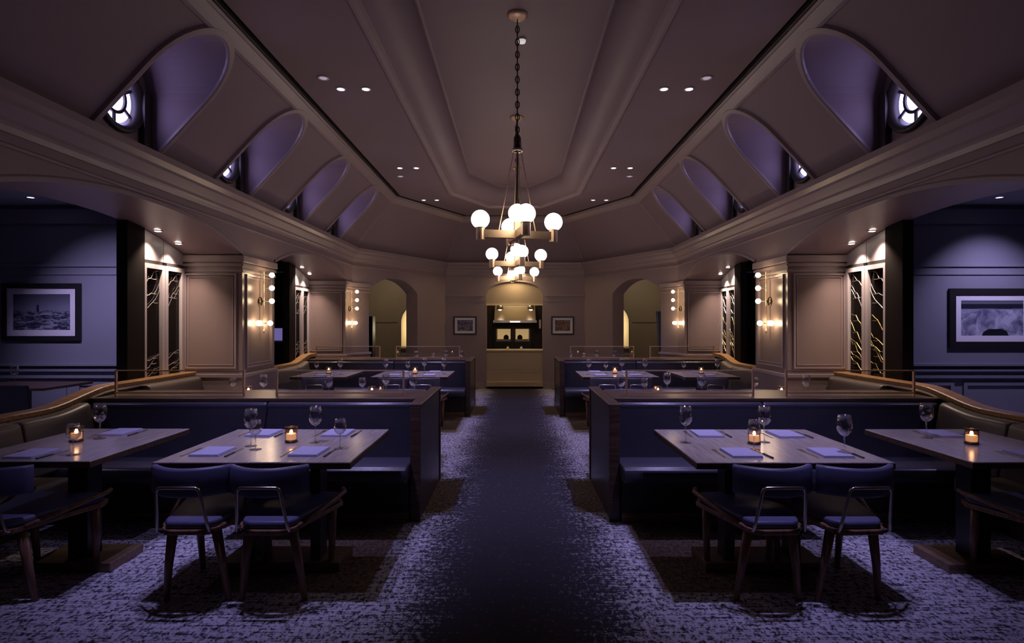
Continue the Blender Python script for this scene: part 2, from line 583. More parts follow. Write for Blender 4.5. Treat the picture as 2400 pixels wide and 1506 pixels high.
# ------------------------------------------------------------------ vaulted ceiling
ceil = struct('ceiling', B().add(off(2.19, H_D), [(0, 1, 2, 3, 4, 5)]), 'ceil')
def profile(name, pts, mat='ceil', smooth=False):
    return obj(name, B().loft([off(d, h) for d, h in pts]), mat, ceil, smooth)
profile('flat_panel', [(0.895, 3.80), (0.895, 3.765), (0.92, 3.74), (1.80, 3.74)])
profile('shadow_groove', [(0.84, 3.74), (0.865, 3.745), (0.865, 3.80), (0.895, 3.80)], 'dark')  # dark colour paints in the shade of the recess
profile('cove_moulding', [(1.80, 3.74), (1.80, 3.71), (1.83, 3.70), (1.86, 3.71), (1.88, 3.74)], 'trimp')
profile('cove', [(1.88 + 0.28 * math.sin(a * PI / 16), 3.74 + 0.28 * (1 - math.cos(a * PI / 16))) for a in range(0, 9)] + [(2.16, 4.05), (2.19, 4.05)], 'ceil', True)
# raised band along the head of the slope
def slope_pt(t, raise_=0.0):
    return RUN * t + raise_ * 0.735, H_A + (H_B - H_A) * t - raise_ * 0.678
profile('slope_band', [slope_pt(0.875), slope_pt(0.88, 0.018), slope_pt(0.90, 0.024), slope_pt(0.975, 0.024), slope_pt(0.98, 0.012), slope_pt(1.0, 0.008)], 'trimp')

DORM = [3.83 + 1.535 * k for k in range(4)]
DW, DST = 0.66, 0.47                     # opening width, height of its straight sides
def arch_h(y, y0):
    u = (y - y0 - DW / 2) / (DW / 2)
    return DST + (DW / 2) * math.sqrt(max(0.0, 1 - u * u))
NA = 20
def arch_pts(y0):
    return [(y0 + DW / 2 - DW / 2 * math.cos(PI * i / NA), DST + DW / 2 * math.sin(PI * i / NA)) for i in range(NA + 1)]
BWX = XC + 0.03
corner = off(0, H_A)[1], off(RUN, H_B)[1]
def slope(s):
    b = B()
    P = lambda y, t: (s * (XC - RUN * t), y, H_A + (H_B - H_A) * t)
    y = YB
    for y0 in DORM:
        b.quad(P(y, 0), P(y0, 0), P(y0, 1), P(y, 1))
        pts = arch_pts(y0)
        for (ya, ha), (yb, hb) in zip(pts, pts[1:]):
            b.quad(P(ya, ha / (H_B - H_A)), P(yb, hb / (H_B - H_A)), P(yb, 1), P(ya, 1))
        y = y0 + DW
    b.add([P(y, 0), (s * XC, corner[0][1], H_A), (s * (XC - RUN), corner[1][1], H_B), P(y, 1)], [(0, 1, 2, 3)])
    return b
for s in (-1, 1):
    obj('slope_panel', slope(s), 'ceil', ceil)
A_, B_ = off(0, H_A), off(RUN, H_B)
for i in (1, 2, 3):
    obj('slope_panel', B().quad(A_[i], A_[i + 1], B_[i + 1], B_[i]), 'ceil', ceil)

# hip ribs where the slopes meet
for i in (1, 2, 3, 4):
    obj('hip_rib', B().tube([A_[i], B_[i]], 0.014, 6), 'trimp', ceil)

n_win = 0
ORD = ['nearest', 'second', 'third', 'farthest']
for s in (-1, 1):
    for k, y0 in enumerate(DORM):
        n_win += 1
        pts = [(y0, 0.0)] + arch_pts(y0) + [(y0 + DW, 0.0)]
        # recess: a barrel that runs level from the slope back to the upright window wall
        barrel = B().loft([[(s * (XC - RUN * h / (H_B - H_A)), y, H_A + h) for y, h in pts], [(s * BWX, y, H_A + h) for y, h in pts]])
        rec = struct('window_%d' % n_win, barrel, 'ceil', smooth=False)
        cy, ch, R = y0 + DW / 2, H_A + 0.37, 0.235
        # window wall with its round hole
        ob = B()
        N = 56
        inner, outer = [], []
        for i in range(N):
            a = 2 * PI * i / N
            dy, dh = math.cos(a), math.sin(a)
            lo, hi = 0.0, 2.0
            for _ in range(30):
                md = (lo + hi) / 2
                yy, hh = cy + dy * md, 0.37 + dh * md
                ins = y0 <= yy <= y0 + DW and hh >= 0 and (hh <= DST or (yy - cy) ** 2 + (hh - DST) ** 2 <= (DW / 2) ** 2)
                lo, hi = (md, hi) if ins else (lo, md)
            inner.append((s * BWX, cy + dy * R, ch + dh * R))
            outer.append((s * BWX, cy + dy * lo, ch + dh * lo))
        ob.add(inner + outer, [(i, (i + 1) % N, N + (i + 1) % N, N + i) for i in range(N)])
        obj('window_wall', ob, 'ceil', rec)
        X = s * BWX
        fr = obj('round_frame', B().lathe([(R + 0.035, -s * 0.02), (R + 0.02, -s * 0.04), (R - 0.015, -s * 0.025), (R - 0.045, s * 0.04), (R + 0.03, s * 0.05)], (X, cy, ch), 40, 'x', closed=True), 'dark', rec, True)
        r0 = 0.115
        obj('hub_ring', B().lathe([(r0 + 0.014, -0.012), (r0 + 0.014, 0.012), (r0 - 0.010, 0.012), (r0 - 0.010, -0.012)], (X + s * 0.03, cy, ch), 28, 'x', closed=True), 'dark', rec)
        for q in range(6):
            a = PI / 6 + q * PI / 3
            obj('glazing_bar', B().tube([(X + s * 0.03, cy + math.cos(a) * r0, ch + math.sin(a) * r0), (X + s * 0.03, cy + math.cos(a) * R, ch + math.sin(a) * R)], 0.014, 6), 'dark', rec)
            a2 = a + PI / 3
            pb = B()
            arc = [(a + (a2 - a) * j / 6) for j in range(7)]
            pb.loft([[(X + s * 0.034, cy + math.cos(t) * r0, ch + math.sin(t) * r0) for t in arc], [(X + s * 0.034, cy + math.cos(t) * R, ch + math.sin(t) * R) for t in arc]])
            obj('pane', pb, 'win', rec)
        obj('pane', B().add([(X + s * 0.034, cy + math.cos(2 * PI * j / 24) * r0, ch + math.sin(2 * PI * j / 24) * r0) for j in range(24)], [tuple(range(24))]), 'win', rec)
        obj('edge_strip', B().box(X - s * 0.05, X, y0 + DW - 0.10, y0 + DW - 0.012, H_A + 0.03, H_A + 0.50), 'dark', rec)  # dark upright strip at the far edge of the window wall
        # raised surround on the slope
        sur = []
        for e, rz in ((0.0, 0.0), (0.0, 0.02), (0.012, 0.026), (0.045, 0.026), (0.055, 0.0)):
            L = []
            for i, (y, h) in enumerate(pts):
                if i == 0: yy, hh = y - e, 0.0
                elif i == len(pts) - 1: yy, hh = y + e, 0.0
                else:
                    a = PI * (i - 1) / NA
                    yy, hh = y - e * math.cos(a), h + e * math.sin(a)
                t = hh / (H_B - H_A)
                L.append((s * (XC - RUN * t - rz * 0.735), yy, H_A + hh - rz * 0.678))
            sur.append(L)
        obj('surround', B().loft(sur, close=True), 'trimp', rec)
        obj('sill', B().box(s * (XC - 0.03), s * (XC + 0.03), y0, y0 + DW, H_A, H_A + 0.03), 'ceil', rec)

# cornice that runs round the hall, and the bead under it
def run_trim(name, pts):
    b = B().loft([off(d, h) for d, h in pts], close=True)
    return struct(name, b, 'trimp')
run_trim('trim_1', [(-0.02, 2.60), (0.012, 2.60), (0.02, 2.635), (0.035, 2.65), (0.035, 2.675), (0.06, 2.70), (0.095, 2.735), (0.095, 2.76), (0.14, 2.79), (0.14, 2.842), (-0.02, 2.842)])
run_trim('trim_2', [(-0.02, 2.51), (0.012, 2.515), (0.018, 2.53), (0.0, 2.545), (-0.02, 2.545)])

# ------------------------------------------------------------------ aisle end walls with wainscot
EY = 7.0
for s in (-1, 1):
    w = struct('wall_%s_end' % SIDE[s], B().box(s * XO, s * 7.5, EY, EY + 0.12, 0, AH), 'teal')
    for z0, z1, d in ((2.74, 2.92, 0.05), (2.20, 2.235, 0.022), (2.10, 2.125, 0.015), (0.955, 0.985, 0.07), (0.885, 0.915, 0.05), (0.80, 0.835, 0.045), (0, 0.15, 0.025)):
        obj('moulding', B().box(s * (XO + 0.02), s * 7.48, EY - d, EY + 0.01, z0, z1), 'teal', w)
    for j in range(4):
        xa = 3.75 + j * 0.95
        o = (-(xa + 0.83) if s < 0 else xa, EY, 0.2)
        obj('wainscot_panel', B().ring(o, (1, 0, 0), (0, 0, 1), 0.83, 0.55, 0.045, 0.02), 'teal', w)

# ------------------------------------------------------------------ pillars
def pillar(s, pts, face_y, label, panels, yc):
    cx = sum(p[0] for p in pts) / len(pts)
    cy = sum(p[1] for p in pts) / len(pts)
    t = thing('pillar', label, 'pillar', (cx, cy, 0), 'panelled pillars of the arcades')
    def grow(e):
        n = len(pts)
        out = []
        area2 = sum(pts[i][0] * pts[(i + 1) % n][1] - pts[(i + 1) % n][0] * pts[i][1] for i in range(n))
        sg = 1 if area2 > 0 else -1
        for i in range(n):
            a, b, c = Vector(pts[i - 1]), Vector(pts[i]), Vector(pts[(i + 1) % n])
            d1, d2 = (b - a).normalized(), (c - b).normalized()
            n1, n2 = Vector((d1.y, -d1.x)) * sg, Vector((d2.y, -d2.x)) * sg
            m_ = n1 + n2
            m_ *= e * 2 / max(0.3, m_.length_squared)
            out.append((b.x + m_.x, b.y + m_.y))
        return out
    obj('shaft', B().prism(pts, 0.0, 2.225), 'lacquer', t)
    obj('pedestal', B().prism(grow(0.02), 0.0, 0.90), 'lacquer', t)
    obj('pedestal_ledge', B().prism(grow(0.035), 0.90, 0.945), 'trimp', t, bevel=0.008)
    obj('skirting', B().prism(grow(0.035), 0.0, 0.16), 'lacquer', t)
    obj('necking', B().prism(grow(0.012), 2.045, 2.07), 'trimp', t)
    obj('capital_band', B().prism(grow(0.018), 2.105, 2.135), 'trimp', t)
    obj('capital', B().prism(grow(0.03), 2.15, 2.225), 'trimp', t, bevel=0.006)
    for o, u, w in panels:
        obj('panel_moulding', B().ring(o, u, (0, 0, 1), w, 1.03, 0.022, 0.016), 'trimp', t)
        u2 = Vector(u)
        o2 = Vector(o) + u2 * 0.035 + Vector((0, 0, 0.035))
        obj('panel_bead', B().ring(o2, u, (0, 0, 1), w - 0.07, 0.96, 0.010, 0.009), 'trimp', t)
    return t

for s in (-1, 1):
    for y0 in (2.15, 6.0):
        a, b = s * XC, s * XO
        pts = [(a, y0), (a, y0 + 0.8), (b, y0 + 0.8), (b, y0)]
        if y0 < 6:
            lab = 'greige panelled pillar at the near end of the %s arcade' % SIDE[s]
        else:
            lab = 'free-standing panelled pillar in the %s arcade with a globe sconce on its hall side' % SIDE[s]
        x0 = min(a, b)
        fp = ((x0 + 0.06, y0, 1.0), (1, 0, 0), 0.56)
        sp = ((a, y0 + 0.72, 1.0), (0, -1, 0), 0.64) if s < 0 else ((a, y0 + 0.08, 1.0), (0, 1, 0), 0.64)
        # side panels must face the hall: u x z points to -s
        sp = ((a, y0 + 0.08, 1.0), (0, 1, 0), 0.64) if s < 0 else ((a, y0 + 0.72, 1.0), (0, -1, 0), 0.64)
        pillar(s, pts, y0, lab, [fp, sp], y0 + 0.4)
    e = P1 + DD * (0.15 * DL)
    o1 = e - DN * 0.5
    pts = [(-XC, 9.65), (P1.x, P1.y), (e.x, e.y), (o1.x, o1.y), (-XO, 10.6), (-XO, 9.65)]
    if s > 0: pts = [(-x, y) for x, y in pts]
    x0 = -XO if s < 0 else XC
    pillar(s, pts, 9.65, 'angled panelled pillar where the %s arcade meets the corner wall' % SIDE[s], [((x0 + 0.06, 9.65, 1.0), (1, 0, 0), 0.56)], 10)

# ------------------------------------------------------------------ arch screens (two glazed leaves beside each pillar)
def arch_height(y, a, b):
    t = (y - (a + b) / 2) / ((b - a) / 2)
    return SPRING + (CROWN - SPRING) * (1 - min(1, abs(t)) ** 2.3)
def branch_paths(w, h, seed):
    rnd = random.Random(seed)
    out = []
    for k in range(3):
        x, z = rnd.uniform(0.0, 0.15) * w, h * (0.05 + 0.30 * k)
        p = [(x, z)]
        for j in range(5):
            x += w * 0.17
            z += h * rnd.uniform(-0.02, 0.16)
            p.append((min(x, w * 0.97), min(z, h * 0.98)))
        out.append(p)
        j = 2
        q = [p[j], (p[j][0] + w * 0.16, p[j][1] - h * 0.02), (p[j][0] + w * 0.36, p[j][1] - h * 0.01)]
        out.append(q)
    return out
for s in (-1, 1):
    for bi, (a, b) in enumerate(BAYS[1:]):
        X = s * (XO - 0.03)
        ya, yb = b - 0.68, b - 0.02
        lab = 'two-leaf glazed screen with %s branch tracery beside the %s %s pillar' % ('gilt' if s > 0 else 'pewter', 'near' if bi == 0 else 'angled far', SIDE[s])
        t = thing('arch_screen', lab, 'screen', (X, (ya + yb) / 2, 0), 'glazed screens in the arcade')
        z0 = 0.0
        # outer post, dark, follows the arch
        yj0 = ya - 0.24
        hp = [(yj0, z0), (ya, z0), (ya, arch_height(ya, a, b) - 0.004), ((ya + yj0) / 2, arch_height((ya + yj0) / 2, a, b) - 0.004), (yj0, arch_height(yj0, a, b) - 0.004)]
        obj('end_post', B().xprism(hp, X - 0.05, X + 0.05), 'matt', t)
        mid = (ya + yb) / 2
        for y0, y1 in ((ya, mid - 0.004), (mid + 0.004, yb)):
            n = 6
            topo = [(y0, 2.11)] + [(y1, 2.11)] + [(y1 - (y1 - y0) * i / n, arch_height(y1 - (y1 - y0) * i / n, a, b) - 0.006) for i in range(n + 1)]
            obj('transom_panel', B().xprism(topo, X - 0.02, X + 0.02), 'leaf', t)
            obj('transom_slot', B().box(X - 0.03, X + 0.03, y0 + 0.03, y1 - 0.03, 2.075, 2.11), 'dark', t)
            lf = obj('leaf_frame', B().ring((X - s * 0 - 0.03 if s < 0 else X + 0.03, y0, 0.0) if False else (X, y0 if s < 0 else y1, 0.0), (0, 1, 0) if s < 0 else (0, -1, 0), (0, 0, 1), y1 - y0, 2.075, 0.045, 0.04), 'leaf', t)
            obj('leaf_glass', B().box(X - 0.006, X + 0.006, y0 + 0.045, y1 - 0.045, 0.045, 2.03), 'smoke', lf)
            xx = X - s * 0.02
            w_ = y1 - y0 - 0.10
            for zb, hh, sd in ((1.62, 0.40, 3), (0.98, 0.36, 5), (1.10, 0.50, 8)) if s > 0 else ((1.62, 0.40, 3), (0.96, 0.26, 5)):
                for p in branch_paths(w_, hh, sd + bi * 7 + int(y0 * 10)):
                    pp = [(xx, y0 + 0.05 + (u if s < 0 else u), zb + v) for u, v in p] if s < 0 else [(xx, y0 + 0.05 + u, zb + v) for u, v in p]
                    obj('branch', B().tube(pp, 0.0045, 5, 0.002), 'gold' if (s > 0 and zb < 1.2) else 'branch', lf)
        # two warm spots in the soffit wash the leaves
        for q, yq in enumerate((b - 0.61, b - 0.28)):
            hq = arch_height(yq, a, b)
            xq = s * 3.47
            f = thing('soffit_light', '%s warm soffit spotlight above the %s %s arch screen' % (('first', 'second')[q], ('near', 'far')[bi], SIDE[s]), 'ceiling light', (xq, yq, hq - 0.002), 'warm spotlights in the arch soffits')
            obj('trim_ring', B().lathe([(0.045, 0.0), (0.045, -0.008), (0.030, -0.010), (0.030, 0.0)], (xq, yq, hq - 0.002), 20, closed=True), 'white', f, True)
            obj('lamp', B().lathe([(0.029, 0.0), (0.026, -0.012), (0.001, -0.016)], (xq, yq, hq - 0.002), 16), 'soffit', f, True)
            spot('soffit_spot', (xq, yq, hq - 0.03), (s * 3.50, yq - 0.03, 0.5), W_SOFFIT, PINKW, 96, 0.9, 0.02)

# ------------------------------------------------------------------ globe sconces on the pillars
def sconce():
    # built for the left side: wall at x = 0, hall towards +x
    t = thing('wall_sconce', 'sconce', 'wall lamp', (0, 0, 0))
    obj('back_plate', B().lathe([(0.001, 0.0), (0.05, 0.0), (0.05, 0.012), (0.03, 0.022), (0.001, 0.024)], (0, 0, 1.74), 24, 'x'), 'bronze', t, True)
    obj('stem', B().tube([(0.045, 0, 1.42), (0.045, 0, 2.09)], 0.007, 8), 'brass', t)
    obj('stand_off', B().tube([(0.0, 0, 1.74), (0.045, 0, 1.74)], 0.012, 8), 'bronze', t)
    for z in (1.745, 1.895, 2.045):
        a = obj('arm', B().tube([(0.045, 0, z), (0.11, 0, z)], 0.006, 8), 'brass', t)
        obj('globe', B().ball((0.14, 0, z), 0.029, 16, 10), 'sconceglobe', a, True)
    bar = obj('cross_bar', B().tube([(0.045, -0.13, 1.49), (0.045, 0.13, 1.49)], 0.006, 8), 'brass', t)
    for y in (-0.15, 0.15):
        obj('globe', B().ball((0.055, y, 1.49), 0.029, 16, 10), 'sconceglobe', bar, True)
    a = obj('arm', B().tube([(0.045, 0, 1.49), (0.09, 0, 1.49)], 0.006, 8), 'brass', t)
    obj('globe', B().ball((0.12, 0, 1.49), 0.029, 16, 10), 'sconceglobe', a, True)
    obj('finial', B().lathe([(0.001, -0.06), (0.012, -0.04), (0.008, 0.0), (0.001, 0.0)], (0.045, 0, 1.43), 10), 'brass', t, True)
    return t
scon = sconce()
for s in (-1, 1):
    for y, w in ((6.41, 'near pillar'), (9.86, 'far angled pillar')):
        place(scon, (s * (XC - 0.001), y, 0), 'brass sconce with six glowing globes on the %s %s' % (SIDE[s], w), 0 if s < 0 else PI, 'globe sconces')

# ------------------------------------------------------------------ chandeliers
def chandelier():
    t = thing('chandelier', 'chandelier', 'chandelier', (0, 0, 0))
    H = 2.25
    TOP = H_D
    obj('canopy', B().lathe([(0.085, TOP), (0.085, TOP - 0.012), (0.06, TOP - 0.03), (0.02, TOP - 0.045), (0.001, TOP - 0.05)], (0, 0, 0), 24), 'brass', t, True)
    ch = B()
    z = TOP - 0.04
    links = obj('chain', None or B().tube([(0, 0, TOP - 0.04), (0, 0, 3.02)], 0.006, 6), 'bronze', t)
    k = 0
    while z > 3.03:
        b = B()
        ring = [(0.016 * math.cos(a) if k % 2 else 0, 0 if k % 2 else 0.016 * math.cos(a), z - 0.03 + 0.03 * math.sin(a)) for a in [2 * PI * j / 10 for j in range(11)]]
        obj('link', b.tube(ring, 0.005, 5), 'bronze', links)
        z -= 0.052
        k += 1
    obj('hub_cap', B().lathe([(0.012, 3.06), (0.03, 3.03), (0.034, 2.94), (0.022, 2.93), (0.001, 2.93)], (0, 0, 0), 16), 'bronze', t, True)
    obj('hub_ring', B().lathe([(0.046, 2.915), (0.046, 2.935), (0.034, 2.935), (0.034, 2.915)], (0, 0, 0), 24, closed=True), 'steel', t, True)
    obj('centre_rod', B().tube([(0, 0, 2.93), (0, 0, H + 0.16)], 0.007, 8), 'bronze', t)
    rz = math.radians(12)
    C_, S_ = math.cos(rz), math.sin(rz)
    def R(x, y): return (x * C_ - y * S_, x * S_ + y * C_)
    # centre post carries its own globe
    px = [R(x, y) for x, y in ((-0.026, -0.026), (0.026, -0.026), (0.026, 0.026), (-0.026, 0.026))]
    obj('centre_post', B().prism(px, H - 0.06, H + 0.085), 'brass', t)
    obj('centre_globe', B().ball((0, 0, H + 0.155), 0.076, 24, 14), 'globe', t, True)
    for k in range(4):
        a = rz + k * PI / 2
        d = Vector((math.cos(a), math.sin(a)))
        e = Vector((-d.y, d.x))
        def q(r, w): return (d.x * r + e.x * w, d.y * r + e.y * w)
        arm = obj('arm', B().prism([q(0.026, -0.024), q(0.29, -0.024), q(0.29, 0.024), q(0.026, 0.024)], H - 0.055, H + 0.008), 'brass', t)
        ex = q(0.31, 0)
        obj('socket', B().lathe([(0.036, H - 0.075), (0.036, H + 0.022), (0.042, H + 0.026), (0.001, H + 0.03)], (ex[0], ex[1], 0), 16), 'brass', arm)
        obj('globe', B().ball((ex[0], ex[1], H + 0.092), 0.076, 24, 14), 'globe', arm, True)
        mx = q(0.155, 0)
        hx = q(0.03, 0)
        obj('suspension_rod', B().tube([(hx[0], hx[1], 2.92), (mx[0], mx[1], H + 0.004)], 0.004, 6), 'brass', t)
    return t
chand = chandelier()
for k, y in enumerate((4.6, 6.9, 9.2)):
    cc = place(chand, (0.02, y, 0), 'brass chandelier of five lit globes, %s of the row down the aisle' % ('nearest', 'middle', 'farthest')[k], 0, 'globe chandeliers')

def dim(root, lv):
    m = emit('globe_glass_%d' % lv, (1.0, 0.81, 0.69), lv)
    seen = {}
    for o in [c for c in root.children] + [g for c in root.children for g in c.children]:
        if 'globe' in o.name:
            if o.data.name not in seen: seen[o.data.name] = o.data.copy()
            o.data = seen[o.data.name]
            o.data.materials[0] = m
CH_ROOTS = [o for o in COL.objects if o.name.startswith('chandelier')]
for o, lv in zip(sorted(CH_ROOTS, key=lambda q: q.location.y), E_ROW): dim(o, lv)

# ------------------------------------------------------------------ recessed downlights
def downlight(lamp, r):
    t = thing('downlight', 'downlight', 'ceiling light', (0, 0, 0))
    obj('trim_ring', B().lathe([(r + 0.012, 0.0), (r + 0.012, -0.006), (r, -0.008), (r, 0.0)], (0, 0, 0), 24, closed=True), 'white', t, True)
    obj('lamp', B().lathe([(r - 0.002, -0.001), (r * 0.8, -0.006), (0.001, -0.010)], (0, 0, 0), 20), lamp, t, True)
    return t
dl = downlight('down', 0.036)
rows = [(2.95, 'out of frame'), (5.32, 'nearest'), (8.04, 'middle'), (10.15, 'farthest')]
for s in (-1, 1):
    for y, w in rows:
        for x, side in ((1.43, 'inner'), (1.67, 'outer')):
            place(dl, (s * x, y, H_B - 0.001), 'small violet downlight, %s one of the %s pair over the %s booths' % (side, w, SIDE[s]), 0, 'paired violet downlights')
            spot('downlight_spot', (s * x, y, H_B - 0.02), (s * (x + 0.03), y + (1.15 if y < 3 else 0.0), 0), W_DOWN * (1.3 if y < 3 else 1.35 if y < 9 else 1.0), VIOLET, 62 if y < 3 else 68, 1.0, 0.03)
sp = downlight('downdim', 0.04)
for s in (-1, 1):
    place(sp, (s * 1.755, 5.08, H_B - 0.001), 'dim pale ceiling disc outside the nearest %s downlight pair' % SIDE[s], 0, 'dim ceiling discs')
    place(sp, (s * 1.755, 8.5, H_B - 0.001), 'dim pale ceiling disc behind the middle %s downlight pair' % SIDE[s], 0, 'dim ceiling discs')
sd = thing('ceiling_lamp', 'tiny pale lamp on the flat ceiling beside the nearest chandelier chain', 'ceiling light', (0.062, 5.0, H_D))
obj('base', B().lathe([(0.042, 0), (0.042, -0.012), (0.001, -0.012)], (0.062, 5.0, H_D), 20), 'white', sd, True)
obj('lens', B().lathe([(0.036, -0.012), (0.032, -0.030), (0.001, -0.035)], (0.062, 5.0, H_D), 20), emit('pale_lens', (1.0, 0.92, 0.88), 0.5), sd, True)
# aisle downlights, plus an added fill on each side
for s in (-1, 1):
    place(dl, (s * 5.72, 6.55, AH - 0.001), 'lone downlight in the %s side aisle ceiling' % SIDE[s], 0, 'side aisle downlights')
    if s < 0:
        spot('picture_spot', (-5.3, 5.35, AH - 0.03), (-4.95, EY, 1.2), W_PICTURE * 1.6, (0.62, 0.535, 1.0), 76, 1.0, 0.04)
        spot('picture_spot', (-4.5, 5.35, AH - 0.03), (-4.75, EY, 0.9), W_PICTURE * 1.0, (0.62, 0.535, 1.0), 70, 1.0, 0.04)
    else:
        spot('picture_spot', (5.9, 6.05, AH - 0.03), (5.95, EY, 1.3), W_PICTURE * 1.5, (0.62, 0.535, 1.0), 84, 1.0, 0.04)
    spot('aisle_fill', (s * 5.3, 3.6, AH - 0.03), (s * 5.3, 3.9, 0), W_PICTURE * 1.2, (0.62, 0.535, 1.0), 110, 0.9, 0.03)  # unseen spot added so light off the floor lifts the dark aisle

# ------------------------------------------------------------------ framed pictures
def picture(x0, x1, z0, z1, y, kind, label, mw, fw):
    t = thing('framed_picture', label, 'picture', ((x0 + x1) / 2, y, (z0 + z1) / 2))
    obj('frame', B().ring((x0, y, z0), (1, 0, 0), (0, 0, 1), x1 - x0, z1 - z0, fw, 0.035), 'frame', t)
    obj('mat_board', B().ring((x0 + fw, y, z0 + fw), (1, 0, 0), (0, 0, 1), x1 - x0 - 2 * fw, z1 - z0 - 2 * fw, mw, 0.018), 'mat', t)
    obj('print', B().box(x0 + fw + mw, x1 - fw - mw, y - 0.014, y - 0.002, z0 + fw + mw, z1 - fw - mw), print_mat(kind), t)
def px(x, y, z): return ((x - VX) * z / FPX, EYE + (VY - y) * z / FPX)
def pict(xa, ya, xb, yb, d, kind, label, mw, fw):
    a, b = px(xa, yb, d), px(xb, ya, d)
    picture(a[0], b[0], a[1], b[1], d, kind, label, mw, fw)
pict(8, 664, 192, 798, EY, 'sea', 'black-framed print of rough sea with a far lighthouse on the blue-grey aisle wall', 0.075, 0.06)
pict(2222, 676, 2424, 814, EY, 'river', 'black-framed print of white rushing water around a dark rock', 0.075, 0.075)
pict(1063, 741, 1117, 784, YF, 'blue', 'small dark-framed print of blue tones left of the kitchen opening', 0.055, 0.03)
pict(1292, 741, 1345, 784, YF, 'brown', 'small dark-framed print of red-brown tones right of the kitchen opening', 0.055, 0.03)

# ------------------------------------------------------------------ booth partitions with a stepped wooden cap
def cap_h(y, y_og):
    t = min(1, max(0, (y - (y_og - 0.35)) / 0.7))
    return 0.865 + 0.105 * (t * t * (3 - 2 * t))
for s in (-1, 1):
    for bi, (a, b) in enumerate(BAYS[1:]):
        yo = 4.40 if bi == 0 else 9.02
        t = thing('booth_partition', 'low booth partition with a honey wood cap stepping up by the %s %s pillar' % (('near', 'far')[bi], SIDE[s]), 'partition', (s * 3.55, (a + b) / 2, 0), 'low partitions under the arches')
        ys = [a + (b - a) * i / 40 for i in range(41)]
        xa, xb = s * 3.465, s * 3.56
        body = B()
        n = len(ys)
        body.loft([[(xa, y, 0) for y in ys], [(xa, y, cap_h(y, yo) - 0.035) for y in ys], [(xb, y, cap_h(y, yo) - 0.035) for y in ys], [(xb, y, 0) for y in ys]], close=True)
        obj('panel', body, 'dwood', t)
        xa, xb = s * 3.435, s * 3.565
        obj('cap', B().loft([[(xa, y, cap_h(y, yo) - 0.035) for y in ys], [(xa, y, cap_h(y, yo) - 0.006) for y in ys], [(xa + s * 0.008, y, cap_h(y, yo)) for y in ys], [(xb - s * 0.008, y, cap_h(y, yo)) for y in ys], [(xb, y, cap_h(y, yo) - 0.006) for y in ys], [(xb, y, cap_h(y, yo) - 0.035) for y in ys]], close=True), 'cap', t)
        xa, xb = s * 3.425, s * 3.47
        obj('piping', B().loft([[(xa, y, cap_h(y, yo) - 0.055) for y in ys], [(xa, y, cap_h(y, yo) - 0.038) for y in ys], [(xb, y, cap_h(y, yo) - 0.036) for y in ys], [(xb, y, cap_h(y, yo) - 0.055) for y in ys]], close=True), 'steel', t)

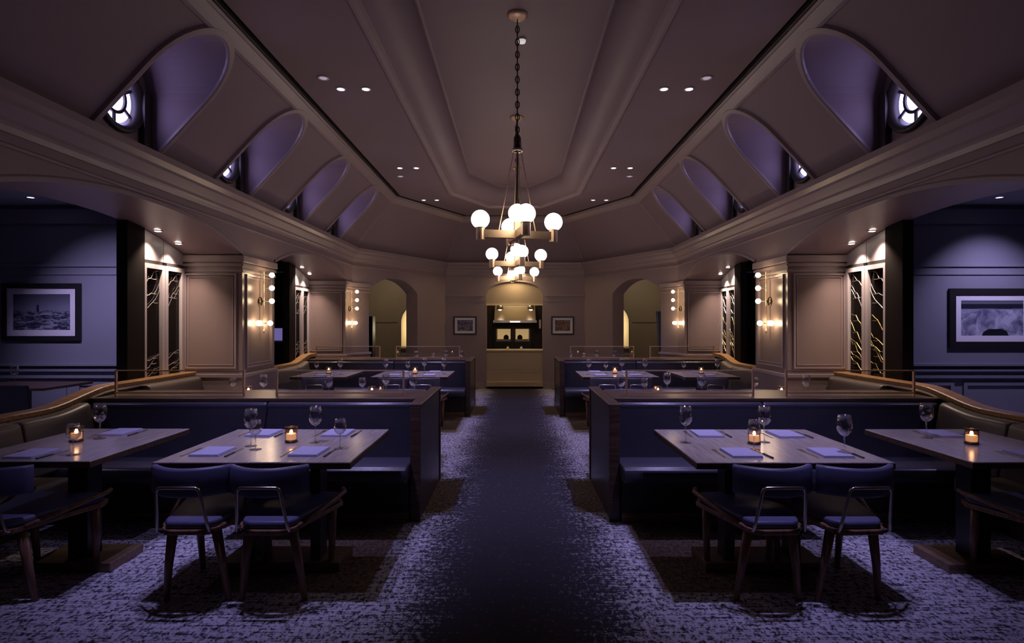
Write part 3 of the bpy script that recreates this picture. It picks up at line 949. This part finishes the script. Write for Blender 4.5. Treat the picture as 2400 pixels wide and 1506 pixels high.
# ------------------------------------------------------------------ banquettes
def cushion(x0, x1, prof, mat, name, parent, bev=0.012):
    """prof is an outline in (y, z), swept from x0 to x1"""
    return obj(name, B().xprism(prof, x0, x1), mat, parent, True, bevel=bev, seg=3)
def banquette(s, yb, row):
    t = thing('banquette', 'back-to-back navy leather banquette with wood end panel, %s %s booth row' % (row, SIDE[s]), 'banquette', (s * 2.1, yb + 0.5, 0), 'banquettes')
    S = lambda x: s * x
    far = row != 'first'
    x_in, x_out = 0.79, 3.40
    if far: x_out = 3.40
    obj('end_panel', B().box(S(0.72), S(0.775), yb, yb + 1.10, 0, 0.862), 'leather', t)
    obj('end_post', B().box(S(0.712), S(0.79), yb - 0.03, yb + 0.015, 0, 0.862), 'dwood', t, bevel=0.004)
    obj('end_post', B().box(S(0.712), S(0.79), yb + 1.085, yb + 1.13, 0, 0.862), 'dwood', t, bevel=0.004)
    obj('end_cap', B().box(S(0.705), S(0.80), yb - 0.03, yb + 1.13, 0.862, 0.885), 'dwood', t, bevel=0.005)
    obj('core', B().box(S(x_in), S(x_out), yb + 0.30, yb + (0.78 if far else 0.80), 0.0, 0.84), 'dwood', t)
    obj('back_cap', B().box(S(0.80), S(3.42), yb + 0.27, yb + (0.78 if far else 0.83), 0.862, 0.888), 'dwood', t, bevel=0.004)
    for d in (1, -1):                       # d = 1 faces the camera, -1 faces the far end
        Y = (lambda q: yb + q) if d > 0 else (lambda q: yb + 1.10 - q)
        xe = x_out if d > 0 or not far else 2.88
        obj('plinth', B().box(S(0.80), S(xe), Y(-0.05), Y(0.25), 0, 0.075), 'base_wood', t)
        obj('seat_box', B().box(S(0.80), S(xe), Y(-0.04), Y(0.30), 0.07, 0.335), 'dark', t)
        xs = [0.78, 1.99, xe] if xe > 2.5 else [0.78, xe]
        for x0, x1 in zip(xs, xs[1:]):
            sp_ = [(Y(-0.20), 0.345), (Y(-0.215), 0.39), (Y(-0.20), 0.435), (Y(-0.17), 0.452), (Y(0.18), 0.447), (Y(0.18), 0.34), (Y(-0.19), 0.335)]
            cushion(S(x0 + 0.004), S(x1 - 0.004), sp_, 'leather', 'seat_cushion', t)
            bp = [(Y(0.14), 0.44), (Y(0.245), 0.80), (Y(0.235), 0.83), (Y(0.245), 0.852), (Y(0.27), 0.86), (Y(0.30), 0.86), (Y(0.30), 0.36), (Y(0.16), 0.36)]
            cushion(S(x0 + 0.004), S(x1 - 0.004), bp, 'leather', 'back_cushion', t)
    # the short return along the partition
    if not far:
        rows_ = [(3.05, 3.78, 1), (3.79, 4.40, 1), (yb + 0.90, yb + 1.75, 2)]
    else:
        rows_ = [(6.95, 7.8, 2), (7.81, 8.6, 1), (8.61, 9.05, 1)]
    yo = 4.40 if not far else 9.02
    for y0, y1, kind in rows_:
        ys = [y0 + 0.004 + (y1 - y0 - 0.008) * i / 10 for i in range(11)]
        zt = [cap_h(y, yo) - 0.05 for y in ys]
        b = B()
        b.loft([[(S(3.425), y, 0.36) for y in ys], [(S(3.29), y, 0.44) for y in ys], [(S(3.355), y, z - 0.05) for y, z in zip(ys, zt)], [(S(3.36), y, z - 0.02) for y, z in zip(ys, zt)],
                [(S(3.385), y, z) for y, z in zip(ys, zt)], [(S(3.425), y, z) for y, z in zip(ys, zt)]], close=True)
        n = 11
        b.f.append(tuple(i * n for i in range(6)))
        b.f.append(tuple(i * n + n - 1 for i in range(6)))
        obj('side_back_cushion', b, 'side_leather', t, True, bevel=0.008)
        obj('side_seat_cushion', B().box(S(2.98), S(3.32), y0 + 0.004, min(y1, yb - 0.215) - 0.004 if y1 < yb + 0.3 else y1, 0.345, 0.45), 'side_leather', t, True, bevel=0.02, seg=3) if (y1 < yb - 0.25 or y0 > yb + 0.5) else None
    return t
def glass_screen(s, x0, x1, y, z0, label):
    t = thing('glass_screen', label, 'glass screen', (s * (x0 + x1) / 2, y, z0), 'low glass screens on the banquettes')
    S = lambda x: s * x
    H = 0.215
    obj('top_rail', B().box(S(x0), S(x1), y - 0.006, y + 0.006, z0 + H - 0.010, z0 + H), 'brass', t)
    obj('bottom_rail', B().box(S(x0), S(x1), y - 0.008, y + 0.008, z0 + 0.02, z0 + 0.032), 'brass', t)
    for x in (x0 + 0.008, x1 - 0.008):
        obj('post', B().box(S(x - 0.007), S(x + 0.007), y - 0.009, y + 0.009, z0, z0 + H), 'brass', t)
    obj('pane', B().box(S(x0 + 0.018), S(x1 - 0.018), y - 0.004, y + 0.004, z0 + 0.032, z0 + H - 0.014), 'pane', t)
for s in (-1, 1):
    for yb, row in ((4.2, 'first'), (8.85, 'second')):
        banquette(s, yb, row)
        for x0, x1, q in ((0.92, 1.99, 'aisle'), (2.25, 3.33, 'wall')):
            glass_screen(s, x0, x1, yb + 0.42, 0.888, 'low brass-framed glass screen at the %s end of the %s %s banquette' % (q, row, SIDE[s]))

# ------------------------------------------------------------------ tables
def table(w, d, two):
    t = thing('dining_table', 'table', 'table', (0, 0, 0))
    obj('tabletop', B().box(-w / 2, w / 2, -d / 2, d / 2, 0.712, 0.75), 'top', t, bevel=0.004)
    obj('edge_band', B().ring((-w / 2 - 0.002, -d / 2 - 0.002, 0.714), (1, 0, 0), (0, 1, 0), w + 0.004, d + 0.004, 0.012, 0.030), 'dwood', t)
    if two:
        for x in (-0.2, 0.2):
            obj('post', B().box(x - 0.03, x + 0.03, -0.06, 0.06, 0.05, 0.712), 'black', t)
        obj('base_slab', B().box(-0.36, 0.36, -0.10, 0.18, 0, 0.055), 'base_wood', t, bevel=0.005)
    else:
        obj('post', B().box(-0.06, 0.06, -0.06, 0.06, 0.05, 0.712), 'black', t)
        obj('base_slab', B().box(-0.25, 0.25, -0.13, 0.17, 0, 0.055), 'base_wood', t, bevel=0.005)
    obj('underframe', B().box(-w / 2 + 0.12, w / 2 - 0.12, -0.05, 0.05, 0.69, 0.712), 'black', t)
    return t
big = table(1.06, 0.92, True)
small = table(0.76, 0.92, False)

def chair():
    t = thing('dining_chair', 'chair', 'chair', (0, 0, 0))
    def outline(grow=0.0):
        pts = []
        for x, y in ((-0.105, -0.325), (0.105, -0.325), (0.140, -0.28), (0.262, 0.14), (0.225, 0.215), (0.0, 0.23), (-0.225, 0.215), (-0.262, 0.14), (-0.140, -0.28)):
            r = math.hypot(x, y)
            pts.append((x * (1 + grow / r), y * (1 + grow / r)))
        return pts
    obj('seat_shell', B().prism(outline(0.006), 0.395, 0.422), 'chairwood', t, bevel=0.006)
    obj('seat_cushion', B().prism(outline(-0.010), 0.422, 0.462), 'chairfab', t, True, bevel=0.014, seg=3)
    for x in (-1, 1):
        # curved wooden side rail, rising towards the front corner
        pts = [(x * 0.150, -0.25, 0.415), (x * 0.205, -0.08, 0.440), (x * 0.252, 0.06, 0.468), (x * 0.275, 0.15, 0.478), (x * 0.245, 0.215, 0.475)]
        obj('side_rail', B().tube(pts, 0.014, 8), 'chairwood', t, True)
        obj('leg', B().tube([(x * 0.17, -0.205, 0.0), (x * 0.145, -0.225, 0.2), (x * 0.115, -0.235, 0.40)], 0.0155, 10, 0.027), 'chairwood', t, True)
        obj('leg', B().tube([(x * 0.185, 0.175, 0.0), (x * 0.195, 0.165, 0.2), (x * 0.20, 0.145, 0.40)], 0.0155, 10, 0.027), 'chairwood', t, True)
    obj('stretcher', B().box(-0.10, 0.10, -0.25, -0.22, 0.372, 0.397), 'chairwood', t)
    # wrapped back pad
    n = 12
    def arc(k, z):
        L = []
        for i in range(n + 1):
            x = -0.215 + 0.43 * i / n
            y = -0.370 + 2.3 * x * x
            ln = math.hypot(1, 4.6 * x)
            L.append((x + k * -4.4 * x / ln, y + k / ln, z))
        return L
    lo, hi = 0.60, 0.746
    b = B().loft([arc(0.004, lo), arc(0, lo + 0.012), arc(0, hi - 0.012), arc(0.006, hi), arc(0.026, hi), arc(0.032, hi - 0.012), arc(0.032, lo + 0.012), arc(0.028, lo)], close=True)
    m = n + 1
    b.f.append(tuple(i * m for i in range(8)))
    b.f.append(tuple(i * m + n for i in range(8)))
    obj('backrest', b, 'chairfab', t, True)
    br = [(-0.132, -0.300, 0.40), (-0.134, -0.338, 0.425), (-0.128, -0.350, 0.47), (-0.110, -0.384, 0.635), (-0.104, -0.387, 0.652), (-0.090, -0.388, 0.659), (0.090, -0.388, 0.659), (0.104, -0.387, 0.652), (0.110, -0.384, 0.635), (0.128, -0.350, 0.47), (0.134, -0.338, 0.425), (0.132, -0.300, 0.40)]
    obj('back_bracket', B().tube(br, 0.0085, 8), 'steel', t, True)
    return t
ch = chair()

# ------------------------------------------------------------------ tableware
def wine_glass(h, rb, name):
    t = thing('wine_glass', 'glass', 'glass', (0, 0, 0))
    zb = h * 0.46
    bowl = [(0.004, zb), (rb * 0.55, zb + h * 0.05), (rb * 0.92, zb + h * 0.15), (rb, zb + h * 0.26), (rb * 0.94, zb + h * 0.40), (rb * 0.80, h)]
    inner = [(r - 0.0014, z + 0.001) for r, z in bowl[::-1][:-1]] + [(0.0005, zb + 0.004)]
    obj('bowl', B().lathe([(0.0005, zb)] + bowl + inner, (0, 0, 0), 22), 'glass', t, True)
    obj('stem', B().lathe([(0.0045, 0.004), (0.0035, zb * 0.5), (0.0045, zb)], (0, 0, 0), 10), 'glass', t, True)
    obj('foot', B().lathe([(0.001, 0.0), (0.034, 0.0), (0.034, 0.002), (0.006, 0.006), (0.001, 0.006)], (0, 0, 0), 22), 'glass', t, True)
    return t
tall = wine_glass(0.225, 0.041, 'tall')
short = wine_glass(0.175, 0.036, 'short')
def votive():
    t = thing('votive_candle', 'candle', 'candle', (0, 0, 0))
    obj('glass_cup', B().lathe([(0.036, 0.012), (0.037, 0.095), (0.034, 0.095), (0.033, 0.016), (0.001, 0.016)], (0, 0, 0), 24), 'amberglass', t, True)
    obj('metal_foot', B().lathe([(0.0375, 0.0), (0.0375, 0.013), (0.001, 0.013)], (0, 0, 0), 24), 'bronze', t, True)
    obj('metal_rim', B().lathe([(0.0385, 0.086), (0.0385, 0.097), (0.0355, 0.097), (0.0355, 0.086)], (0, 0, 0), 24, closed=True), 'bronze', t, True)
    obj('wax', B().lathe([(0.030, 0.017), (0.030, 0.056), (0.024, 0.052), (0.001, 0.050)], (0, 0, 0), 20), 'wax', t, True)
    obj('flame', B().lathe([(0.001, 0.049), (0.008, 0.056), (0.010, 0.065), (0.005, 0.080), (0.0005, 0.090)], (0, 0, 0), 10), 'flame', t, True)
    return t
vot = votive()
def napkin():
    t = thing('napkin', 'napkin', 'napkin', (0, 0, 0))
    obj('lower_fold', B().box(-0.085, 0.085, -0.105, 0.105, 0, 0.006), 'napkin', t, bevel=0.003)
    obj('upper_fold', B().box(-0.084, 0.082, -0.104, 0.100, 0.006, 0.013), 'napkin', t, bevel=0.003)
    return t
nap = napkin()
def fork():
    t = thing('fork', 'fork', 'cutlery', (0, 0, 0))
    obj('handle', B().box(-0.004, 0.004, -0.10, 0.03, 0.001, 0.004), 'steel', t)
    obj('neck', B().prism([(-0.004, 0.03), (0.004, 0.03), (0.011, 0.055), (-0.011, 0.055)], 0.001, 0.004), 'steel', t)
    for x in (-0.0095, -0.0035, 0.0035, 0.0095):
        obj('tine', B().box(x - 0.0015, x + 0.0015, 0.055, 0.10, 0.001, 0.004), 'steel', t)
    return t
def knife():
    t = thing('table_knife', 'knife', 'cutlery', (0, 0, 0))
    obj('handle', B().box(-0.006, 0.006, -0.115, -0.01, 0.0005, 0.007), 'black', t, bevel=0.002)
    obj('blade', B().prism([(-0.006, -0.01), (0.006, -0.01), (0.008, 0.08), (-0.002, 0.11), (-0.006, 0.09)], 0.001, 0.003), 'steel', t)
    return t
frk, knf = fork(), knife()
TZ = 0.7505

def setting(x, y, tname, where, cutlery):
    place(nap, (x, y, TZ), 'folded lilac napkin at the %s place of the %s' % (where, tname), random.uniform(-0.04, 0.04), 'folded napkins')
    if cutlery:
        place(frk, (x - 0.125, y, TZ), 'steel fork beside the napkin at the %s place of the %s' % (where, tname), random.uniform(-0.06, 0.06), 'cutlery')
        place(knf, (x + 0.125, y, TZ), 'dark-handled knife beside the napkin at the %s place of the %s' % (where, tname), random.uniform(-0.06, 0.06), 'cutlery')

def pick(x, y_px, h=0.75):
    z = (EYE - h) * FPX / (y_px - VY)
    return (x - VX) * z / FPX, z

# front row: read from the photograph, every base on the table plane
FRONT = {
    'first-row left aisle table': dict(c=(-1.415, 3.435), t=big,
        nap=[((-1.74, 3.20), 'near left'), ((-1.185, 3.20), 'near right'), ((-1.69, 3.74), 'far left'), ((-1.19, 3.74), 'far right')],
        tall=[((-1.60, 3.36), 'by the left pair of napkins'), ((-1.245, 3.46), 'right of the candle')], short=[((-1.53, 3.27), 'by the left pair of napkins'), ((-1.04, 3.30), 'near the right edge')], cand=(-1.40, 3.47)),
    'first-row left wall table': dict(c=(-2.68, 3.46), t=small,
        nap=[((-2.74, 3.15), 'near'), ((-2.68, 3.77), 'far')], tall=[((-2.68, 3.58), 'behind the candle')], short=[((-2.50, 3.14), 'near the front edge')], cand=(-2.76, 3.49)),
    'first-row right aisle table': dict(c=(1.505, 3.43), t=big,
        nap=[((1.29, 3.17), 'near left'), ((1.80, 3.17), 'near right'), ((1.285, 3.72), 'far left'), ((1.80, 3.70), 'far right')],
        tall=[((1.065, 3.46), 'at the left edge'), ((1.56, 3.47), 'right of the candle'), ((1.865, 3.14), 'on the near right corner')], short=[((1.405, 3.26), 'in front of the candle')], cand=(1.475, 3.42)),
    'first-row right wall table': dict(c=(2.84, 3.44), t=small,
        nap=[((2.92, 3.13), 'near'), ((2.86, 3.72), 'far')], tall=[((2.67, 3.60), 'left of the candle')], short=[], cand=(2.815, 3.42)),
}
def lay(tname, d, cutlery=True):
    x, y = d['c']
    place(d['t'], (x, y, 0), 'oak-topped table on a dark pedestal, the %s' % tname, 0, 'dining tables')
    for (p, w) in d['nap']: setting(p[0], p[1], tname, w, cutlery)
    for (p, w) in d['tall']: place(tall, (p[0], p[1], TZ), 'tall stemmed wine glass %s on the %s' % (w, tname), 0, 'wine glasses')
    for (p, w) in d['short']: place(short, (p[0], p[1], TZ), 'short stemmed wine glass %s on the %s' % (w, tname), 0, 'wine glasses')
    if d['cand']:
        place(vot, (d['cand'][0], d['cand'][1], TZ), 'lit votive candle in an amber glass cup on the %s' % tname, 0, 'votive candles')
for k, d in FRONT.items(): lay(k, d)

def generic(s, xc, yc, t, w):
    if w:
        o = 0.25
        return dict(c=(s * xc, yc), t=t,
            nap=[((s * xc - o, yc - 0.25), 'near left'), ((s * xc + o, yc - 0.25), 'near right'), ((s * xc - o, yc + 0.28), 'far left'), ((s * xc + o, yc + 0.28), 'far right')],
            tall=[((s * xc - 0.40, yc - 0.12), 'at the left edge'), ((s * xc + 0.12, yc + 0.10), 'right of the candle'), ((s * xc + 0.43, yc - 0.05), 'at the right edge')],
            short=[((s * xc - 0.12, yc + 0.08), 'left of the candle')], cand=(s * xc + 0.0, yc + 0.0))
    return dict(c=(s * xc, yc), t=t, nap=[((s * xc, yc - 0.27), 'near'), ((s * xc, yc + 0.29), 'far')],
        tall=[((s * xc + 0.2, yc - 0.1), 'right of the candle')], short=[((s * xc - 0.22, yc + 0.12), 'left of the candle')], cand=(s * xc, yc))
for s in (-1, 1):
    for row, yc in (('second', 5.66), ('third', 8.10)):
        lay('%s-row %s aisle table' % (row, SIDE[s]), generic(s, 1.46, yc, big, True), False)
        lay('%s-row %s wall table' % (row, SIDE[s]), generic(s, 2.72, yc, small, False), False)
    lay('fourth-row %s aisle table' % SIDE[s], generic(s, 1.42, 10.35, big, True), False)

# chairs
CH = [(-1.715, 3.205, 0.0, 'outer chair of the pair at the first-row left aisle table'), (-1.305, 3.205, 0.0, 'inner chair of the pair at the first-row left aisle table'),
      (-2.74, 3.205, -0.06, 'lone chair at the first-row left wall table'),
      (1.36, 3.205, 0.02, 'inner chair of the pair at the first-row right aisle table'), (1.79, 3.205, 0.05, 'outer chair of the pair at the first-row right aisle table'),
      (2.97, 3.19, 0.06, 'lone chair at the first-row right wall table')]
for x, y, r, l in CH:
    place(ch, (x, y, 0), 'walnut chair with blue pads, ' + l, r, 'dining chairs')
for s in (-1, 1):
    for x, l in ((1.24, 'inner chair at the %s aisle table'), (1.66, 'outer chair at the %s aisle table'), (2.70, 'chair at the %s wall table')):
        place(ch, (s * x, 5.92, 0), 'walnut chair with blue pads, far side, ' + l % ('second-row ' + SIDE[s]), PI, 'dining chairs')
        place(ch, (s * x, 7.84, 0), 'walnut chair with blue pads, ' + l % ('third-row ' + SIDE[s]), 0, 'dining chairs')

# side aisle table with chairs, beyond the left partition
def aisle_table(s):
    x, y = s * 5.52, 6.25
    t = thing('bar_table', 'dark table in the %s side aisle under the framed picture' % SIDE[s], 'table', (x, y, 0))
    obj('tabletop', B().box(x - 0.5, x + 0.5, y - 0.35, y + 0.35, 0.77, 0.80), 'dwood', t, bevel=0.004)
    obj('post', B().box(x - 0.04, x + 0.04, y - 0.04, y + 0.04, 0.03, 0.77), 'black', t)
    obj('base', B().box(x - 0.28, x + 0.28, y - 0.28, y + 0.28, 0, 0.03), 'black', t)
    place(tall, (x - 0.03, y - 0.1, 0.8005), 'wine glass on the dark table in the %s side aisle' % SIDE[s], 0, 'wine glasses')
aisle_table(-1)
def dark_chair():
    t = thing('aisle_chair', 'chair', 'chair', (0, 0, 0))
    obj('seat', B().box(-0.22, 0.22, -0.21, 0.22, 0.43, 0.47), 'black', t, bevel=0.01)
    obj('backrest', B().xprism([(-0.19, 0.5), (-0.23, 0.86), (-0.255, 0.86), (-0.22, 0.5)], -0.21, 0.21), 'black', t, bevel=0.008)
    for x in (-0.19, 0.19):
        obj('leg', B().tube([(x, 0.19, 0), (x, 0.18, 0.43)], 0.014, 8, 0.018), 'black', t)
        obj('leg', B().tube([(x, -0.22, 0), (x, -0.19, 0.45), (x, -0.215, 0.6)], 0.014, 8, 0.018), 'black', t)
    return t
dc = dark_chair()
place(dc, (-5.14, 5.86, 0), 'black chair nearer the partition at the left side aisle table', 0.0, 'black aisle chairs')
place(dc, (-5.70, 5.82, 0), 'black chair farther from the hall at the left side aisle table', 0.0, 'black aisle chairs')

# ------------------------------------------------------------------ kitchen pass
KD = 14.6
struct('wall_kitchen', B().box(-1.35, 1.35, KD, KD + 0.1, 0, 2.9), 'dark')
for s in (-1, 1):
    struct('wall_kitchen_' + SIDE[s], B().box(s * 1.30, s * 1.40, YF + 0.25, KD, 0, 2.9), 'olive')
lint = struct('wall_lintel', B().box(KX0 - 0.05, KX1 + 0.05, YF + 0.06, YF + 0.20, 1.90, 2.46), 'olive')
obj('lintel_edge', B().box(KX0 - 0.02, KX1 + 0.02, YF + 0.03, YF + 0.21, 1.885, 1.915), 'cream', lint)
t = thing('kitchen_counter', 'olive panelled counter closing the lower half of the kitchen opening', 'counter', (0, YF + 0.1, 0))
obj('front_panel', B().box(KX0, KX1, YF + 0.05, YF + 0.22, 0.09, 0.845), 'counter', t)
obj('worktop', B().box(KX0, KX1, YF - 0.02, YF + 0.34, 0.845, 0.885), 'cream', t, bevel=0.006)
obj('lower_rail', B().box(KX0, KX1, YF + 0.035, YF + 0.06, 0.36, 0.40), 'counter', t)
obj('dark_plinth', B().box(KX0, KX1, YF + 0.06, YF + 0.22, 0.0, 0.22), 'dwood', t)  # dark wood plinth set behind the step
obj('step', B().box(KX0, KX1, YF - 0.04, YF + 0.10, 0.05, 0.16), 'counter', t, bevel=0.006)
obj('panel_moulding', B().ring((KX0 + 0.08, YF + 0.05, 0.43), (1, 0, 0), (0, 0, 1), KX1 - KX0 - 0.16, 0.36, 0.025, 0.012), 'counter', t)
HY = 13.6
t = thing('range_hood', 'stainless steel range hood under the kitchen lintel', 'range hood', (0, HY, 1.5))
obj('canopy', B().add([(-0.50, HY - 0.35, 1.52), (0.50, HY - 0.35, 1.52), (0.50, KD, 1.52), (-0.50, KD, 1.52), (-0.48, HY - 0.2, 1.95), (0.48, HY - 0.2, 1.95), (0.48, KD, 1.95), (-0.48, KD, 1.95)], [(0, 3, 2, 1), (4, 5, 6, 7), (0, 1, 5, 4), (1, 2, 6, 5), (2, 3, 7, 6), (3, 0, 4, 7)]), 'steel', t)
obj('front_lip', B().box(-0.52, 0.52, HY - 0.37, HY - 0.34, 1.49, 1.55), 'steel', t)
obj('hood_lamp', B().box(-0.12, 0.12, HY - 0.385, HY - 0.37, 1.50, 1.53), 'heat', t)
for x in (-0.35, 0.37):
    l = thing('heat_lamp', 'glowing heat lamp under the lintel on the %s side of the pass' % ('left' if x < 0 else 'right'), 'heat lamp', (x, 12.95, 1.9), 'heat lamps')
    obj('cord', B().tube([(x, 12.95, 2.98), (x, 12.95, 1.93)], 0.006, 6), 'black', l)
    obj('shade', B().lathe([(0.03, 1.93), (0.075, 1.86), (0.078, 1.80), (0.07, 1.80), (0.03, 1.90)], (x, 12.95, 0), 18, closed=True), 'steel', l, True)
    obj('bulb', B().ball((x, 12.95, 1.82), 0.05, 14, 8), 'heat', l, True)
for x in (-0.285, 0.185):
    o_ = thing('pizza_oven', 'dark oven with a glowing mouth, %s of the two behind the counter' % ('left' if x < 0 else 'right'), 'oven', (x, 14.2, 0), 'ovens behind the counter')
    obj('housing', B().ring((x - 0.23, 14.0, 0.97), (1, 0, 0), (0, 0, 1), 0.46, 0.42, 0.05, -0.4), 'black', o_)
    obj('body', B().box(x - 0.23, x + 0.23, 14.02, 14.4, 0.0, 0.97), 'black', o_)
    obj('mouth_glow', B().box(x - 0.17, x + 0.17, 14.36, 14.38, 1.06, 1.33), 'oven', o_)
    obj('hearth', B().box(x - 0.18, x + 0.18, 14.0, 14.36, 1.02, 1.07), 'cream', o_)
    obj('loaf', B().lathe([(0.001, 1.07), (0.06, 1.075), (0.07, 1.12), (0.045, 1.17), (0.001, 1.19)], (x + (0.06 if x < 0 else -0.06), 14.12, 0), 14), 'dwood', o_, True)
    obj('upper_wall', B().box(x - 0.23, x + 0.23, 14.02, 14.4, 1.39, 1.5), 'black', o_)
for k, x in enumerate((-0.165, 0.145)):
    d = thing('salt_jar', 'small white jar on the kitchen counter, %s one' % ('left', 'right')[k], 'jar', (x, YF + 0.12, 0.885), 'jars on the counter')
    obj('body', B().lathe([(0.028, 0.886), (0.032, 0.91), (0.026, 0.935), (0.001, 0.936)], (x, YF + 0.12, 0), 14), 'cream', d, True)
    obj('lid', B().lathe([(0.02, 0.936), (0.016, 0.952), (0.001, 0.956)], (x, YF + 0.12, 0), 14), 'steel', d, True)
nt_ = tag(obj('order_sheet', B().box(0.555, 0.60, YF + 0.255, YF + 0.262, 1.36, 1.56), 'white', None, at=(0.577, YF + 0.26, 1.46)), 'white order sheet hanging inside the right jamb of the kitchen opening', 'paper')
area('kitchen_light', (0, 13.1, 2.6), (0, 13.3, 0), W_KITCHEN, (1.0, 0.70, 0.36), 0.7)
area('pass_fill', (0, 12.45, 2.60), (0, 12.62, 1.0), W_KITCHEN * 1.4, (1.0, 0.72, 0.38), 0.3)  # unseen light added in the hall to brighten the counter

# ------------------------------------------------------------------ corridors behind the corner arches
for s in (-1, 1):
    yb_ = 13.9
    S = lambda x: s * x
    x0, x1 = 1.55, 4.3
    # lit arched doorway
    w = wall_arch('wall_%s_corridor' % SIDE[s], (S(x1), yb_), (S(x0), yb_), 0.95, AH, [(x1 - 2.86, x1 - 1.95, 1.50, 1.98)], lambda q: 0.0, 'olive', (0, 1), 16)
    ap = [(2.86, 0.0), (2.86, 1.50)]
    n = 16
    for i in range(1, n):
        t = -1 + 2 * i / n
        ap.append((2.405 - 0.455 * math.cos(PI * i / n), 1.50 + 0.48 * math.sin(PI * i / n)))
    ap += [(1.95, 1.50), (1.95, 0.0)]
    ap = [ap[0], ap[1]] + [(4.81 - x, z) for x, z in ap[2:-2]] + ap[-2:]
    obj('arch_lining', B().loft([[(S(x - 0.012 if x > 2.405 else x + 0.012), yb_ - 0.01, z - (0.012 if z > 1.5 else 0)) for x, z in ap], [(S(x - 0.012 if x > 2.405 else x + 0.012), yb_ + 0.96, z - (0.012 if z > 1.5 else 0)) for x, z in ap]]), 'cream', w)
    obj('dado_rail', B().box(S(2.95), S(4.25), yb_ - 0.02, yb_ + 0.01, 1.50, 1.53), 'olive', w)
    obj('ledge', B().box(S(1.95), S(2.86), yb_ - 0.04, yb_ + 0.2, 0.84, 0.88), 'cream', w)
    obj('parapet', B().box(S(1.95), S(2.86), yb_ + 0.02, yb_ + 0.16, 0, 0.84), 'olive', w)
    struct('wall_%s_passage' % SIDE[s], B().box(S(4.3), S(4.4), 11.3, 14.9, 0, AH), 'olive')
    area('arch_light', (S(2.10), yb_ + 0.6, 1.35), (S(2.84), yb_ + 0.45, 1.45), W_CORRIDOR, (1.0, 0.80, 0.50), 0.25)
    l = area('corridor_light', (S(3.0), 12.6, 2.85), (S(3.3), 13.6, 1.2), W_CORRIDOR * 0.6, (1.0, 0.82, 0.58), 0.5)

# host stand in the left passage, its screen lit
x, y = -3.83, 9.0
t = thing('host_stand', 'dark host stand with a lit violet tablet behind the left arcade', 'host stand', (x, y, 0))
obj('pedestal', B().box(x - 0.16, x + 0.16, y - 0.10, y + 0.16, 0, 1.15), 'black', t)
obj('desk', B().box(x - 0.2, x + 0.2, y - 0.14, y + 0.2, 1.15, 1.19), 'black', t)
tb = obj('tablet', B().box(x - 0.075, x + 0.075, y - 0.02, y, 1.19, 1.42), 'black', t)
obj('tablet_screen', B().box(x - 0.064, x + 0.064, y - 0.024, y - 0.018, 1.205, 1.405), 'tablet', tb)

# glimpses past the arcades: racks with bottles, a draped stand
def bottle_rack(x, y, w, levels, label, where):
    t = thing('bottle_rack', label, 'rack', (x, y, 0), 'bottle racks')
    top = levels[-1] + 0.42
    for q in (-1, 1):
        obj('upright', B().box(x + q * w / 2 - 0.012, x + q * w / 2 + 0.012, y - 0.11, y + 0.11, 0, top), 'black', t)
    obj('back_board', B().box(x - w / 2 + 0.012, x + w / 2 - 0.012, y + 0.09, y + 0.11, 0, top), 'black', t)
    for z in levels + [top - 0.02]:
        obj('shelf', B().box(x - w / 2 + 0.012, x + w / 2 - 0.012, y - 0.11, y + 0.09, z - 0.02, z), 'black', t)
    for k, z in enumerate(levels):
        b = thing('bottle', 'blue-grey bottle on the %s shelf of the rack %s' % (('lowest', 'middle', 'highest')[k], where), 'bottle', (x, y, z), 'bottles in the racks')
        obj('body', B().lathe([(0.001, z), (0.036, z), (0.037, z + 0.17), (0.030, z + 0.20), (0.014, z + 0.23), (0.014, z + 0.285), (0.001, z + 0.285)], (x, y - 0.03, 0), 18), 'bottle', b, True)
        obj('cap', B().lathe([(0.016, z + 0.283), (0.016, z + 0.31), (0.001, z + 0.311)], (x, y - 0.03, 0), 14), 'steel', b, True)
bottle_rack(3.80, 9.05, 0.22, [0.62, 0.98, 1.34], 'narrow black bottle rack seen past the right arcade', 'past the right arcade')
bottle_rack(-3.10, 11.75, 0.20, [0.55, 0.88, 1.21], 'narrow black bottle rack inside the left corner arch', 'inside the left corner arch')
t = thing('draped_stand', 'slim stand with a blue-grey cloth draped from its bar inside the right corner arch', 'stand', (3.06, 11.75, 0))
obj('base', B().lathe([(0.001, 0), (0.13, 0), (0.13, 0.015), (0.02, 0.03), (0.001, 0.03)], (3.06, 11.75, 0), 20), 'black', t)
obj('pole', B().tube([(3.06, 11.75, 0.02), (3.06, 11.75, 1.74)], 0.012, 8), 'black', t)
obj('bar', B().tube([(2.97, 11.75, 1.74), (3.15, 11.75, 1.74)], 0.014, 8), 'white', t)
L1, L2 = [], []
for i in range(13):
    u = i / 12
    L1.append((2.98 + 0.16 * u, 11.725 + 0.018 * math.sin(u * 18), 1.73))
    L2.append((3.03 + 0.09 * u, 11.72 + 0.026 * math.sin(u * 18 + 0.6), 0.92))
cl = B().loft([L1, [tuple((a + b) / 2 + (0.008 if k == 1 else 0) for k, (a, b) in enumerate(zip(p, q))) for p, q in zip(L1, L2)], L2])
co_ = obj('cloth', cl, 'curtain', t, True)
md = co_.modifiers.new('thickness', 'SOLIDIFY')
md.thickness = 0.008
